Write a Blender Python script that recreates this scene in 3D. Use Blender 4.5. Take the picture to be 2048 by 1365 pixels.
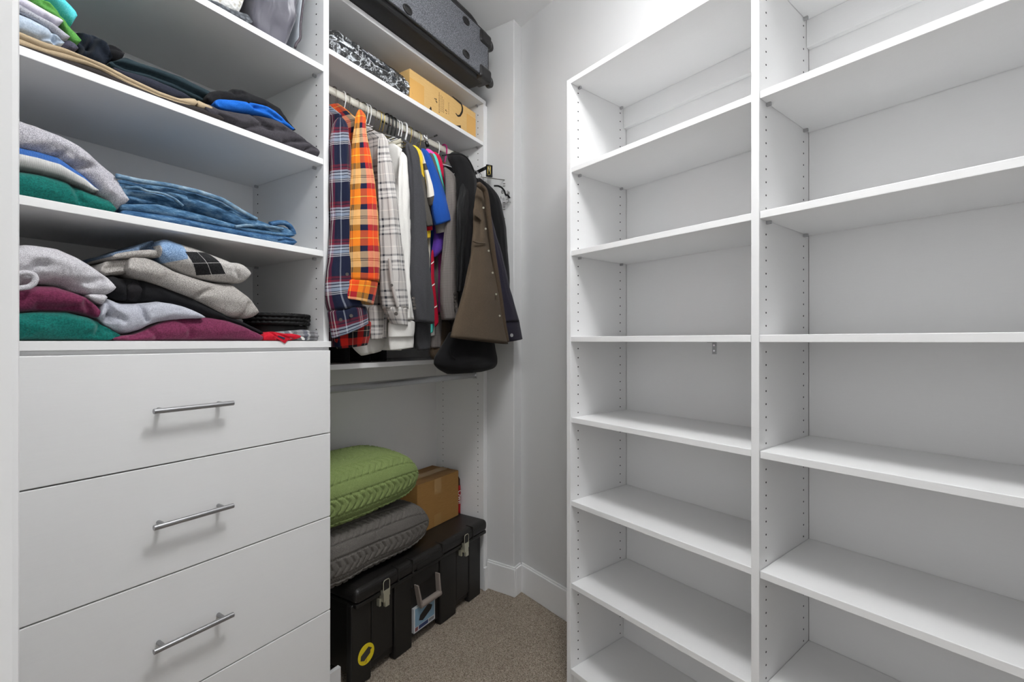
import bpy, math, random
import numpy as np
from mathutils import Vector, Matrix

for o in list(bpy.data.objects):
    bpy.data.objects.remove(o, do_unlink=True)
scene = bpy.context.scene
COL = scene.collection

# ------------------------------------------------------------------ camera, world, exposure
H = 1.235                                  # eye height
F = 937.0                                  # focal length for a 2048 px wide frame
TH = math.atan2(596.0, 937.0)
ST, CT = math.sin(TH), math.cos(TH)
cd = bpy.data.cameras.new('camera')
cd.sensor_width = 36.0
cd.lens = F / 2048.0 * 36.0
cd.clip_start = 0.02
cam = bpy.data.objects.new('camera', cd)
cam.location = (0, 0, H)
cam.rotation_euler = (math.pi / 2, 0, math.atan2(ST, CT) - math.pi / 2)
COL.objects.link(cam)
scene.camera = cam

scene.view_settings.view_transform = 'Standard'
scene.view_settings.look = 'None'
scene.view_settings.gamma = 1.0
scene.view_settings.use_curve_mapping = False
scene.view_settings.exposure = 0.14

world = bpy.data.worlds.new('world')
scene.world = world
world.use_nodes = True
bg = world.node_tree.nodes['Background']
bg.inputs[0].default_value = (1.0, 1.0, 1.0, 1)
bg.inputs[1].default_value = 0.85

def area_light(name, loc, rot, sx, sy, power, color=(1, 1, 1)):
    ld = bpy.data.lights.new(name, 'AREA')
    ld.shape = 'RECTANGLE'; ld.size = sx; ld.size_y = sy; ld.energy = power; ld.color = color
    o = bpy.data.objects.new(name, ld)
    o.location = loc; o.rotation_euler = rot
    COL.objects.link(o)
    return o
CEIL = 2.796
# fill light added out of view over the middle of the closet
area_light('ceiling_fill_light', (0.74, 0.27, CEIL - 0.182), (0, 0, 0), 0.30, 0.30, 2, (0.985, 0.995, 1.0))

# ------------------------------------------------------------------ helpers
def lin(h):
    h = h.lstrip('#')
    out = []
    for i in (0, 2, 4):
        c = int(h[i:i + 2], 16) / 255.0
        out.append(c / 12.92 if c <= 0.04045 else ((c + 0.055) / 1.055) ** 2.4)
    return tuple(out) + (1.0,)

def ray(px, py):
    X = (px - 1024.0) / F
    return np.array((X * ST + CT, -X * CT + ST, (682.5 - py) / F))
def atY(px, py, y):
    d = ray(px, py); t = y / d[1]
    return np.array((d[0] * t, y, H + d[2] * t))
def atX(px, py, x):
    d = ray(px, py); t = x / d[0]
    return np.array((x, d[1] * t, H + d[2] * t))
def atZ(px, py, z):
    d = ray(px, py); t = (z - H) / d[2]
    return np.array((d[0] * t, d[1] * t, z))

def _hash(ix, iy, iz, seed):
    n = (ix * 374761393 + iy * 668265263 + iz * 2147483647 + seed * 1274126177) & 0xffffffff
    n = ((n ^ (n >> 13)) * 1274126177) & 0xffffffff
    n = n ^ (n >> 16)
    return (n & 0xffff) / 32767.5 - 1.0
def vnoise(p, seed=0):
    p = np.asarray(p, float)
    i = np.floor(p).astype(np.int64); f = p - i
    u = f * f * f * (f * (f * 6 - 15) + 10)
    r = 0
    for a in (0, 1):
        for b in (0, 1):
            for c in (0, 1):
                w = (u[..., 0] if a else 1 - u[..., 0]) * (u[..., 1] if b else 1 - u[..., 1]) * (u[..., 2] if c else 1 - u[..., 2])
                r = r + w * _hash(i[..., 0] + a, i[..., 1] + b, i[..., 2] + c, seed)
    return r

def tag(o, label=None, cat=None, group=None, kind=None):
    if label: o['label'] = label
    if cat: o['category'] = cat
    if group: o['group'] = group
    if kind: o['kind'] = kind
    return o
def thing(name, label, cat, loc=(0, 0, 0), rotz=0, group=None):
    o = bpy.data.objects.new(name, None); COL.objects.link(o)
    o.empty_display_size = 0.05
    o.location = loc; o.rotation_euler = (0, 0, rotz)
    return tag(o, label, cat, group)

def mk(name, verts, faces, mat, parent=None, uv=None, smooth=True, local=False):
    """verts in world coordinates unless local; top-level meshes get their origin at the base."""
    v = np.asarray(verts, float).copy()
    loc = None
    if parent is None:
        loc = np.array(((v[:, 0].min() + v[:, 0].max()) / 2, (v[:, 1].min() + v[:, 1].max()) / 2, v[:, 2].min()))
        v -= loc
    elif not local:
        p = parent; off = np.zeros(3)
        while p is not None:
            off += np.array(p.location); p = p.parent
        v -= off
    me = bpy.data.meshes.new(name)
    me.from_pydata(v.tolist(), [], [tuple(int(i) for i in f) for f in faces])
    if uv is not None:
        l = me.uv_layers.new(name='UVMap')
        idx = np.empty(len(me.loops), np.int32); me.loops.foreach_get('vertex_index', idx)
        l.data.foreach_set('uv', np.asarray(uv, np.float32)[idx].ravel())
    if smooth:
        me.polygons.foreach_set('use_smooth', np.ones(len(me.polygons), bool))
    me.update()
    if mat: me.materials.append(mat)
    o = bpy.data.objects.new(name, me); COL.objects.link(o)
    if parent is not None: o.parent = parent
    if loc is not None: o.location = loc
    return o

def boxv(x0, x1, y0, y1, z0, z1):
    v = [(x, y, z) for x in (x0, x1) for y in (y0, y1) for z in (z0, z1)]
    f = [(0, 1, 3, 2), (4, 6, 7, 5), (0, 4, 5, 1), (2, 3, 7, 6), (0, 2, 6, 4), (1, 5, 7, 3)]
    return v, f
def join(parts):
    V, Fc, n = [], [], 0
    for v, f in parts:
        V += [tuple(a) for a in v]; Fc += [tuple(i + n for i in q) for q in f]; n += len(v)
    return V, Fc
def bev(o, w=0.0012, seg=2):
    m = o.modifiers.new('bevel', 'BEVEL'); m.width = w; m.segments = seg; m.limit_method = 'ANGLE'
    m.harden_normals = False
    return o
def box(name, x0, x1, y0, y1, z0, z1, mat, parent=None, bevel=0.0012, local=False, seg=2):
    v, f = boxv(x0, x1, y0, y1, z0, z1)
    o = mk(name, v, f, mat, parent, smooth=False, local=local)
    if bevel: bev(o, bevel, seg)
    return o
def cyl(p0, p1, r, n=16, r1=None):
    p0 = np.array(p0, float); p1 = np.array(p1, float); r1 = r if r1 is None else r1
    d = p1 - p0; d /= np.linalg.norm(d)
    a = np.cross(d, (0, 0, 1) if abs(d[2]) < 0.9 else (1, 0, 0)); a /= np.linalg.norm(a); b = np.cross(d, a)
    V = []
    for p, rr in ((p0, r), (p1, r1)):
        for k in range(n):
            t = 2 * math.pi * k / n
            V.append(p + rr * (math.cos(t) * a + math.sin(t) * b))
    Fc = [(k, (k + 1) % n, n + (k + 1) % n, n + k) for k in range(n)]
    Fc += [tuple(range(n - 1, -1, -1)), tuple(range(n, 2 * n))]
    return V, Fc
def tube(pts, r, n=8, closed=False):
    P = np.asarray(pts, float); m = len(P)
    T = np.gradient(P, axis=0)
    if closed:
        T = np.roll(P, -1, 0) - np.roll(P, 1, 0)
    T /= np.linalg.norm(T, axis=1)[:, None] + 1e-12
    a = np.cross(T[0], (0.3, 0.2, 0.93)); a /= np.linalg.norm(a)
    rr = np.full(m, r) if np.isscalar(r) else np.asarray(r)
    V = []
    for i in range(m):
        a = a - T[i] * a.dot(T[i]); a /= np.linalg.norm(a); b = np.cross(T[i], a)
        for k in range(n):
            t = 2 * math.pi * k / n
            V.append(P[i] + rr[i] * (math.cos(t) * a + math.sin(t) * b))
    Fc = []
    for i in range(m if closed else m - 1):
        j = (i + 1) % m
        for k in range(n):
            Fc.append((i * n + k, i * n + (k + 1) % n, j * n + (k + 1) % n, j * n + k))
    if not closed:
        Fc += [tuple(range(n - 1, -1, -1)), tuple(range((m - 1) * n, m * n))]
    return V, Fc
def spline(pts, n=40):
    P = np.asarray(pts, float)
    d = np.r_[0, np.cumsum(np.linalg.norm(np.diff(P, axis=0), axis=1))]
    t = np.linspace(0, d[-1], n)
    Q = np.stack([np.interp(t, d, P[:, k]) for k in range(P.shape[1])], 1)
    for _ in range(2):
        Q[1:-1] = (Q[:-2] + 2 * Q[1:-1] + Q[2:]) / 4
    return Q

# ------------------------------------------------------------------ materials
class NT:
    def __init__(s, name):
        s.m = bpy.data.materials.new(name); s.m.use_nodes = True
        s.t = s.m.node_tree; s.b = s.t.nodes['Principled BSDF']; s.out = s.t.nodes['Material Output']
    def n(s, typ, **kw):
        x = s.t.nodes.new(typ)
        for k, v in kw.items(): setattr(x, k, v)
        return x
    def l(s, a, b): s.t.links.new(a, b)
    def coord(s, what='Object', scale=None):
        c = s.n('ShaderNodeTexCoord').outputs[what]
        if scale is None: return c
        mp = s.n('ShaderNodeMapping'); mp.inputs['Scale'].default_value = scale
        s.l(c, mp.inputs[0]); return mp.outputs[0]
    def noise(s, vec, scale, detail=2, rough=0.5):
        x = s.n('ShaderNodeTexNoise'); x.inputs['Scale'].default_value = scale
        x.inputs['Detail'].default_value = detail; x.inputs['Roughness'].default_value = rough
        s.l(vec, x.inputs['Vector']); return x.outputs['Fac']
    def ramp(s, fac, stops, interp='LINEAR'):
        r = s.n('ShaderNodeValToRGB'); r.color_ramp.interpolation = interp
        e = r.color_ramp.elements
        while len(e) > 1: e.remove(e[-1])
        e[0].position = stops[0][0]; e[0].color = stops[0][1]
        for p, c in stops[1:]:
            k = e.new(p); k.color = c
        s.l(fac, r.inputs[0]); return r.outputs[0]
    def mix(s, fac, a, b, mode='MIX'):
        x = s.n('ShaderNodeMix', data_type='RGBA', blend_type=mode)
        for sock, v in ((x.inputs[0], fac), (x.inputs[6], a), (x.inputs[7], b)):
            if hasattr(v, 'links'): s.l(v, sock)
            else: sock.default_value = v
        return x.outputs[2]
    def math(s, op, a, b=0.0, c=None):
        x = s.n('ShaderNodeMath', operation=op)
        vs = (a, b) if c is None else (a, b, c)
        for k, v in enumerate(vs):
            if hasattr(v, 'links'): s.l(v, x.inputs[k])
            else: x.inputs[k].default_value = v
        return x.outputs[0]
    def bump(s, h, strength=0.3, dist=0.002):
        x = s.n('ShaderNodeBump'); x.inputs['Strength'].default_value = strength; x.inputs['Distance'].default_value = dist
        s.l(h, x.inputs['Height']); s.l(x.outputs[0], s.b.inputs['Normal'])
    def col(s, c):
        if hasattr(c, 'links'): s.l(c, s.b.inputs['Base Color'])
        else: s.b.inputs['Base Color'].default_value = c
    def set(s, rough=0.5, metal=0.0, spec=0.5, **kw):
        s.b.inputs['Roughness'].default_value = rough; s.b.inputs['Metallic'].default_value = metal
        s.b.inputs['Specular IOR Level'].default_value = spec
        for k, v in kw.items(): s.b.inputs[k.replace('_', ' ')].default_value = v
        return s.m

def plain(name, hexc, rough=0.5, metal=0.0, spec=0.5, grain=None, **kw):
    t = NT(name); t.col(lin(hexc))
    if grain:
        t.bump(t.noise(t.coord(), grain[0], 3), grain[1], grain[2])
    return t.set(rough, metal, spec, **kw)

def melamine(name, hexc, sc):
    t = NT(name)
    n = t.noise(t.coord('Object', sc), 1.0, 4, 0.6)
    t.col(t.mix(n, lin(hexc), tuple(c * 0.955 for c in lin(hexc)[:3]) + (1,)))
    t.bump(n, 0.12, 0.0008)
    return t.set(0.42, 0, 0.4)
M_PANEL = melamine('white_melamine_panel', '#ececec', (30, 30, 700))
M_SHELF = melamine('white_melamine_shelf', '#ededed', (18, 500, 500))
M_DRAWER = melamine('white_drawer_front', '#ebebeb', (14, 300, 420))
M_EDGE = plain('white_edge_band', '#eeeeee', 0.4)
M_WALL = plain('wall_paint', '#d4d4d4', 0.75, grain=(90, 0.06, 0.002))
M_CEIL = plain('ceiling_paint', '#f1f1f1', 0.85, grain=(60, 0.1, 0.002))
M_TRIM = plain('trim_paint', '#eaeaea', 0.35)
M_HOLE = plain('dark_hole', '#1b1b1c', 0.9)
M_STEEL = plain('brushed_steel', '#a6a6a8', 0.32, 1.0)
M_CHROME = plain('chrome', '#d6d6d8', 0.12, 1.0)
M_ROD = plain('rod_metal', '#e6e2d6', 0.28, 0.25)
M_PIN = plain('pin_metal', '#b4b4b6', 0.4, 0.6)
M_ROD2 = plain('satin_rod_metal', '#b9babc', 0.32, 0.85)
M_WIREW = plain('white_wire', '#e9e9e9', 0.35)
M_WIREB = plain('black_plastic_hanger', '#141414', 0.35)
M_WIREG = plain('brass_wire', '#a8944e', 0.3, 0.9)
M_WIRES = plain('steel_wire', '#77736b', 0.3, 0.9)
M_MAGENTA = plain('magenta_velvet', '#b0206e', 0.7)
M_TUBE = plain('cream_card_tube', '#ddd8c8', 0.6)

def carpet():
    t = NT('carpet_loop')
    v = t.n('ShaderNodeTexVoronoi'); v.inputs['Scale'].default_value = 210
    t.l(t.coord(), v.inputs['Vector'])
    n = t.noise(t.coord(), 260, 2); n2 = t.noise(t.coord(), 9, 3)
    c = t.ramp(n, [(0.3, lin('#74675a')), (0.5, lin('#b0a393')), (0.72, lin('#d8ccbc'))])
    c = t.mix(t.math('MULTIPLY', n2, 0.35), c, lin('#85796a'))
    t.col(c)
    t.bump(t.math('ADD', t.math('SUBTRACT', 1.0, v.outputs['Distance']), n), 0.9, 0.006)
    return t.set(0.95, 0, 0.1)
M_CARPET = carpet()

def fabric(name, c1, c2=None, scale=900, rough=0.9, sheen=0.06, bump=0.25, contrast=(0.35, 0.65), big=0.0):
    t = NT(name)
    n = t.noise(t.coord(), scale, 2, 0.7)
    if c2:
        c = t.ramp(n, [(contrast[0], lin(c1)), (contrast[1], lin(c2))])
    else:
        c = t.mix(n, lin(c1), tuple(x * 0.78 for x in lin(c1)[:3]) + (1,))
    if big:
        n2 = t.noise(t.coord(), 22, 4, 0.6)
        c = t.mix(t.math('MULTIPLY', n2, big), c, tuple(x * 0.45 for x in lin(c1)[:3]) + (1,))
    t.col(c)
    t.bump(n, bump, 0.0015)
    t.b.inputs['Sheen Weight'].default_value = sheen
    return t.set(rough, 0, 0.15)
M_FLEECE = fabric('heather_grey_fleece', '#84828a', '#d6d4da', 640, bump=0.5)
M_HEATHERL = fabric('light_heather_grey', '#a3a0a6', '#e2e0e4', 640, bump=0.5)
M_HEATHERC = fabric('cool_heather_grey', '#9a9ca8', '#c9cbd4', 600, bump=0.35)
M_HEATHERT = fabric('taupe_heather_knit', '#77736f', '#c9c4bf', 640, bump=0.5)
M_GREEN = fabric('green_fleece', '#0a554e', '#12736a', 300, sheen=0.2)
M_MAROON = fabric('maroon_fleece', '#61223f', '#7d3455', 300, sheen=0.2)
M_KHAKI = fabric('khaki_twill', '#a8957a', '#bda98c', 900)
M_LTDENIM = fabric('pale_blue_denim', '#a9b9cc', '#ccd8e6', 380, big=0.15)
M_GREYTEE = fabric('grey_jersey', '#8f9099', '#c0c1ca', 600)
M_LAV = fabric('lavender_white_jersey', '#d3cfe2', '#e9e6f2', 600)
M_GRASS = fabric('green_jersey', '#4b8a3d', '#67a656', 500)
M_CYAN = fabric('cyan_jersey', '#3fc6d0', '#78dfe6', 500)
M_PLUM = fabric('dusky_purple_jersey', '#3c3a4a', '#5b5a6a', 500)
M_NAVYBLK = fabric('blue_black_twill', '#161b24', '#252c38', 700)
M_TEALBLK = fabric('dark_teal_twill', '#1c2a30', '#2b3b42', 700)
M_NAVY = fabric('dark_navy_twill', '#22242f', '#333643', 700)
M_CHAR = fabric('charcoal_brown_twill', '#2a2625', '#3b3635', 700)
M_BLACK = fabric('black_cotton', '#141416', '#242427', 700)
M_BLUE = fabric('royal_blue_jersey', '#1357b0', '#1f6ac8', 500)
M_SWEAT = fabric('dark_grey_jersey', '#312f34', '#4a474c', 600)
M_RED = fabric('red_jersey', '#b00f22', '#cf2236', 500)
M_YELLOW = fabric('yellow_pique', '#e0b92a', '#efcd45', 700)
M_WHITE = fabric('white_shirting', '#d6d4cf', '#e8e6e2', 900, bump=0.1)
M_SUIT = fabric('charcoal_suit_wool', '#37373a', '#4b4b4e', 900)
M_POLO = fabric('grey_brown_pique', '#47443f', '#5e5a55', 900)
M_BLUEPOLO = fabric('blue_pique', '#17418c', '#2152a2', 800)
M_TEAL = fabric('aqua_jersey', '#3fbfb0', '#63d3c4', 600)
M_REDPOLO = fabric('crimson_pique', '#a80f33', '#c01a40', 600)
M_PINK = fabric('pink_jersey', '#cf3f9c', '#e05cb0', 600)
M_PURPLE = fabric('purple_jersey', '#45287c', '#593893', 600)
M_GREYTEE2 = fabric('warm_grey_jersey', '#6c6864', '#86817c', 800)
M_LEATHER = plain('black_leather', '#0c0c0d', 0.62, 0.0, 0.25, grain=(180, 0.25, 0.001))
M_BLACKCOAT = fabric('black_wool', '#0b0b0c', '#161517', 900)
M_BROWN = fabric('brown_canvas', '#4a3f33', '#5f5243', 700, big=0.2)
M_BROWND = fabric('dark_brown_canvas', '#41362b', '#584a3c', 700, big=0.2)
M_NAVYJ = fabric('navy_denim', '#211f2a', '#302d39', 700)

def checkwool():
    t = NT('grey_check_wool')
    uv = t.n('ShaderNodeSeparateXYZ'); t.l(t.coord('UV'), uv.inputs[0])
    a = t.math('LESS_THAN', t.math('FRACT', t.math('MULTIPLY', uv.outputs[0], 220)), 0.4)
    b = t.math('LESS_THAN', t.math('FRACT', t.math('MULTIPLY', uv.outputs[1], 220)), 0.4)
    t.col(t.mix(t.math('MULTIPLY', t.math('ADD', a, b), 0.5), lin('#7c7672'), lin('#4f4a49')))
    return t.set(0.9, 0, 0.15)
M_CHECK = checkwool()

def stripes_mat(name, stops_u, pu, stops_v, pv, fac=0.5, extra=None):
    """woven plaid: colour bands across (u) averaged with colour bands along (v), in metres"""
    t = NT(name)
    uv = t.n('ShaderNodeSeparateXYZ'); t.l(t.coord('UV'), uv.inputs[0])
    wob = t.math('MULTIPLY', t.math('SUBTRACT', t.noise(t.coord('UV'), 14, 2), 0.5), 0.006)
    fu = t.math('FRACT', t.math('ADD', t.math('DIVIDE', t.math('ADD', uv.outputs[0], wob), pu), 20.0))
    fv = t.math('FRACT', t.math('ADD', t.math('DIVIDE', t.math('ADD', uv.outputs[1], wob), pv), 20.0))
    cu = t.ramp(fu, [(p, lin(c)) for p, c in stops_u], 'CONSTANT')
    cv = t.ramp(fv, [(p, lin(c)) for p, c in stops_v], 'CONSTANT')
    c = t.mix(fac, cu, cv)
    n = t.noise(t.coord('UV'), 700, 2)
    c = t.mix(t.math('MULTIPLY', n, 0.35), c, (0.03, 0.03, 0.035, 1))
    t.col(c); t.bump(n, 0.2, 0.001)
    t.b.inputs['Sheen Weight'].default_value = 0.1
    return t.set(0.92, 0, 0.1)
M_PLAID_O = stripes_mat('orange_plaid_flannel',
    [(0, '#f0a01c'), (0.17, '#4a3a20'), (0.19, '#f0b040'), (0.205, '#4a3a20'), (0.225, '#f0a01c'), (0.40, '#131a3c'), (0.60, '#f22a14'), (0.78, '#ffc040'), (0.80, '#f22a14')], 0.105,
    [(0, '#fb6a20'), (0.17, '#ffe060'), (0.19, '#fb6a20'), (0.36, '#141a3a'), (0.50, '#e9c79a'), (0.66, '#3a3026'), (0.675, '#e9c79a'), (0.70, '#3a3026'), (0.715, '#e9c79a'), (0.86, '#141a3a')], 0.138)
M_PLAID_N = stripes_mat('navy_plaid_flannel',
    [(0, '#151c34'), (0.34, '#7d1a30'), (0.42, '#f2ece4'), (0.44, '#7d1a30'), (0.50, '#f2ece4'), (0.525, '#7d1a30'), (0.60, '#1a2036'), (0.82, '#b9c0cc'), (0.86, '#1a2036')], 0.095,
    [(0, '#131a36'), (0.30, '#6d1a2c'), (0.36, '#2a1c30'), (0.39, '#7d2034'), (0.45, '#a7aebc'), (0.50, '#20263a'), (0.525, '#b9c0cc'), (0.58, '#20263a'), (0.60, '#a7b4c8'), (0.68, '#20263a'), (0.70, '#d4d4d6'), (0.725, '#1a2036'), (0.75, '#c4c4c8'), (0.77, '#131a36')], 0.118, 0.62)
M_PLAID_G = stripes_mat('grey_plaid_flannel',
    [(0, '#cdc8c4'), (0.14, '#efece8'), (0.26, '#5a5a60'), (0.30, '#d4d0cc'), (0.48, '#34353c'), (0.54, '#c2bdb9'), (0.72, '#8a8788'), (0.76, '#e8e4e0'), (0.92, '#77757a'), (0.95, '#cdc8c4')], 0.10,
    [(0, '#c6c0bb'), (0.16, '#eee6dc'), (0.18, '#c6c0bb'), (0.38, '#34353c'), (0.44, '#dedad6'), (0.56, '#2e2f36'), (0.63, '#dedad6'), (0.70, '#77757a'), (0.72, '#e4e0dc'), (0.80, '#34353c'), (0.85, '#c6c0bb')], 0.125, 0.5)
M_PLAID_R = stripes_mat('red_black_plaid_flannel',
    [(0, '#e02418'), (0.4, '#14161c'), (0.66, '#e8d8c0'), (0.69, '#14161c')], 0.06,
    [(0, '#d82818'), (0.38, '#15161c'), (0.62, '#e8d8c0'), (0.65, '#15161c')], 0.06)
M_PLAID_B = stripes_mat('grey_blue_plaid_cotton',
    [(0, '#9a9a9c'), (0.35, '#3b4360'), (0.6, '#d5d5d5'), (0.72, '#55555a')], 0.06,
    [(0, '#8a8a8c'), (0.4, '#2f3036'), (0.7, '#d0d0d0')], 0.05)
def denim(name, a, b, c):
    t = NT(name)
    co = t.coord()
    n = t.noise(co, 650, 2, 0.7); n2 = t.noise(t.coord('Object', (22, 40, 70)), 1.0, 5, 0.75)
    base = t.ramp(n2, [(0.34, lin(a)), (0.5, lin(b)), (0.62, lin(c))])
    t.col(t.mix(t.math('MULTIPLY', n, 0.5), base, lin(a)))
    t.bump(n, 0.35, 0.0012)
    return t.set(0.9, 0, 0.15)
M_DENIM = denim('washed_denim', '#27445f', '#4f7598', '#86a8c2')
M_DENIM2 = denim('mid_denim', '#243e5a', '#3f6690', '#6f93b4')
M_DENIML = denim('faded_denim', '#3f5f7c', '#6d8ca6', '#a3b8c6')

def cardboard(name, a, b):
    t = NT(name)
    n = t.noise(t.coord('Object', (40, 40, 260)), 1.0, 4)
    t.col(t.mix(n, lin(a), lin(b))); t.bump(n, 0.08, 0.001)
    return t.set(0.75, 0, 0.2)
M_CARD = cardboard('tan_cardboard', '#cba365', '#d9b579')
M_CARD2 = cardboard('brown_cardboard', '#8f6a3a', '#a57c47')
M_CARD2T = cardboard('brown_cardboard_flap', '#7d5c38', '#946f44')
M_PTAPE = plain('packing_tape', '#a5814f', 0.25)
M_INK = plain('black_ink', '#241d14', 0.8)
M_TRUNK = plain('black_polypropylene', '#1b1918', 0.42, grain=(420, 0.35, 0.0006))
M_TRUNKD = plain('black_polypropylene_rib', '#161514', 0.45, grain=(420, 0.35, 0.0006))
M_LATCH = plain('latch_zinc', '#c9c7b4', 0.35, 0.7)
M_HANDLEG = plain('grey_plastic', '#8a8079', 0.45)
M_CASE = plain('charcoal_ballistic_nylon', '#202123', 0.6, grain=(600, 0.5, 0.0008))
M_CASEP = plain('case_black_plastic', '#1a191a', 0.4)
M_PIPE = plain('case_piping', '#0e0e0f', 0.4)
def nylon():
    t = NT('grey_dobby_nylon')
    w = t.n('ShaderNodeTexVoronoi'); w.inputs['Scale'].default_value = 210
    t.l(t.coord('Object', (1, 1, 1.6)), w.inputs['Vector'])
    t.col(t.ramp(w.outputs['Distance'], [(0.1, lin('#8d9096')), (0.6, lin('#4a4c52'))]))
    t.bump(w.outputs['Distance'], 0.5, 0.0015)
    return t.set(0.45, 0, 0.5)
M_NYLON = nylon()

# ------------------------------------------------------------------ cloth builders
def sweep(name, C, A, B, mat, parent=None, fold=0.0, seed=0, fk=3.0, sq=1.0, M=44, closebot=True, uoff=0.0, ps=1.0, vk=3.0):
    """rings with centre C, half axes A and B (n,3); vertical fold noise; hem recessed like an open tube"""
    n = len(C)
    a = np.linspace(0, 2 * np.pi, M, endpoint=False)
    ca, sa = np.cos(a), np.sin(a)
    ca = np.sign(ca) * np.abs(ca) ** sq; sa = np.sign(sa) * np.abs(sa) ** sq
    P = C[:, None, :] + ca[None, :, None] * A[:, None, :] + sa[None, :, None] * B[:, None, :]
    L = np.r_[0, np.cumsum(np.linalg.norm(np.diff(C, axis=0), axis=1))]
    if fold:
        q = np.stack(np.broadcast_arrays(ca[None, :] * fk + seed * 7.3, sa[None, :] * fk * 0.6, L[:, None] * vk), -1)
        d = vnoise(q, seed) + 0.5 * vnoise(q * 2.1 + 5.2, seed + 1) + 0.35 * vnoise(q * np.array((1, 1, 6.0)) + 9.1, seed + 2) + 0.30 * vnoise(q * np.array((2.2, 2.2, 9.0)) + np.stack([q[..., 2] * 3, q[..., 0], q[..., 1]], -1), seed + 3)
        out = P - C[:, None, :]
        out /= np.linalg.norm(out, axis=2, keepdims=True) + 1e-9
        ends = np.clip(L / 0.02, 0, 1)[:, None] if L[-1] > 0.05 else 1.0
        P = P + out * (d * fold * ends)[..., None]
    half = np.linalg.norm(A, axis=1)
    # metres round the ring, 0 at the front
    seg = np.linalg.norm(np.diff(P, axis=1, append=P[:, :1]), axis=2).mean(0)
    arc = np.r_[0, np.cumsum(seg)[:-1]]
    k0 = int(np.argmin(sa * np.sign(B[:, 1].mean() if abs(B[:, 1].mean()) > 1e-9 else 1)))
    arc = arc - arc[k0]
    V = P.reshape(-1, 3); UV = np.stack(np.broadcast_arrays(arc[None, :] + uoff, L[:, None]), -1).reshape(-1, 2)
    Fc = []
    for i in range(n - 1):
        for k in range(M):
            k2 = (k + 1) % M
            Fc.append((i * M + k, i * M + k2, (i + 1) * M + k2, (i + 1) * M + k))
    V = list(V); UV = list(UV)
    # top fan
    V.append(C[0]); UV.append((0, 0)); t = len(V) - 1
    Fc += [(t, (k + 1) % M, k) for k in range(M)]
    # hem: inner ring pushed up inside
    d = C[-1] - C[-2]; d /= np.linalg.norm(d) + 1e-9
    b0 = len(V); up = min(0.03, L[-1] * 0.3)
    last = P[-1]
    for k in range(M):
        V.append(C[-1] + (last[k] - C[-1]) * 0.86 - d * 0.001); UV.append((arc[k], L[-1]))
    for k in range(M):
        V.append(C[-1] + (last[k] - C[-1]) * 0.80 - d * up); UV.append((arc[k], L[-1]))
    V.append(C[-1] - d * up); UV.append((0, L[-1])); c = len(V) - 1
    s = (n - 1) * M
    for k in range(M):
        k2 = (k + 1) % M
        Fc.append((s + k, s + k2, b0 + k2, b0 + k))
        Fc.append((b0 + k, b0 + k2, b0 + M + k2, b0 + M + k))
        Fc.append((b0 + M + k, b0 + M + k2, c))
    return mk(name, np.array(V), Fc, mat, parent, np.array(UV))

def hang(name, sts, mat, parent=None, rho=0.6, fold=0.006, seed=0, n=56, fk=2.5, sq=1.0, uoff=0.0):
    """hanging cloth: stations (xl, yl, xr, yr, plane_y) in photo coordinates at a known distance from the wall"""
    S = np.array([s if len(s) == 5 else (s[0], s[1], s[2], s[1], s[3]) for s in sts], float)
    Ls = np.array([atY(s[0], s[1], s[4]) for s in S]); Rs = np.array([atY(s[2], s[3], s[4]) for s in S])
    mid = (Ls + Rs) / 2
    d = np.r_[0, np.cumsum(np.linalg.norm(np.diff(mid, axis=0), axis=1))]
    t = np.linspace(0, d[-1], n)
    def rs(Q):
        Q = np.stack([np.interp(t, d, Q[:, k]) for k in range(3)], 1)
        for _ in range(3): Q[1:-1] = (Q[:-2] + 2 * Q[1:-1] + Q[2:]) / 4
        return Q
    Ls, Rs = rs(Ls), rs(Rs)
    C = (Ls + Rs) / 2; A = (Rs - Ls) / 2
    vd = C[:, :2] / np.linalg.norm(C[:, :2], axis=1)[:, None]
    k = vd[:, 1] / np.sqrt(vd[:, 1] ** 2 + (rho * vd[:, 0]) ** 2)
    A = A * k[:, None]
    B = np.zeros_like(A); B[:, 1] = np.linalg.norm(A, axis=1) * rho
    # dome at the top
    m = max(3, n // 14)
    for i in range(m):
        f = math.sqrt(1 - (1 - (i + 0.35) / m) ** 2)
        A[i] *= f; B[i] *= f
    return sweep(name, C, A, B, mat, parent, fold, seed, fk, sq, uoff=uoff)

def torso(name, x, thick, y0, y1, zs, zn, zb, mat, parent=None, fold=0.006, seed=0, yn=1.47, dx=0.0, n=44, sq=0.8):
    """hanging body of a garment in the plane x: shoulders slope from the neck (yn, zn) to (y0|y1, zs), hem at zb; heights above eye level"""
    zz = np.r_[np.linspace(zn, zs, 12), np.linspace(zs, zb, n)[1:]]
    f = np.clip((zn - zz) / max(zn - zs, 1e-4), 0, 1)
    lo = (yn - 0.06) + (y0 - (yn - 0.06)) * f ** 0.9; hi = (yn + 0.06) + (y1 - (yn + 0.06)) * f ** 0.9
    C = np.stack([x + dx * (zn - zz), (lo + hi) / 2, H + zz], 1)
    A = np.zeros_like(C); A[:, 1] = (hi - lo) / 2
    B = np.zeros_like(C); B[:, 0] = thick * (0.45 + 0.55 * f)
    B[0] *= 0.3; A[0] *= 0.6
    return sweep(name, C, A, B, mat, parent, fold, seed, 4.0, sq, M=64)

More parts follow.
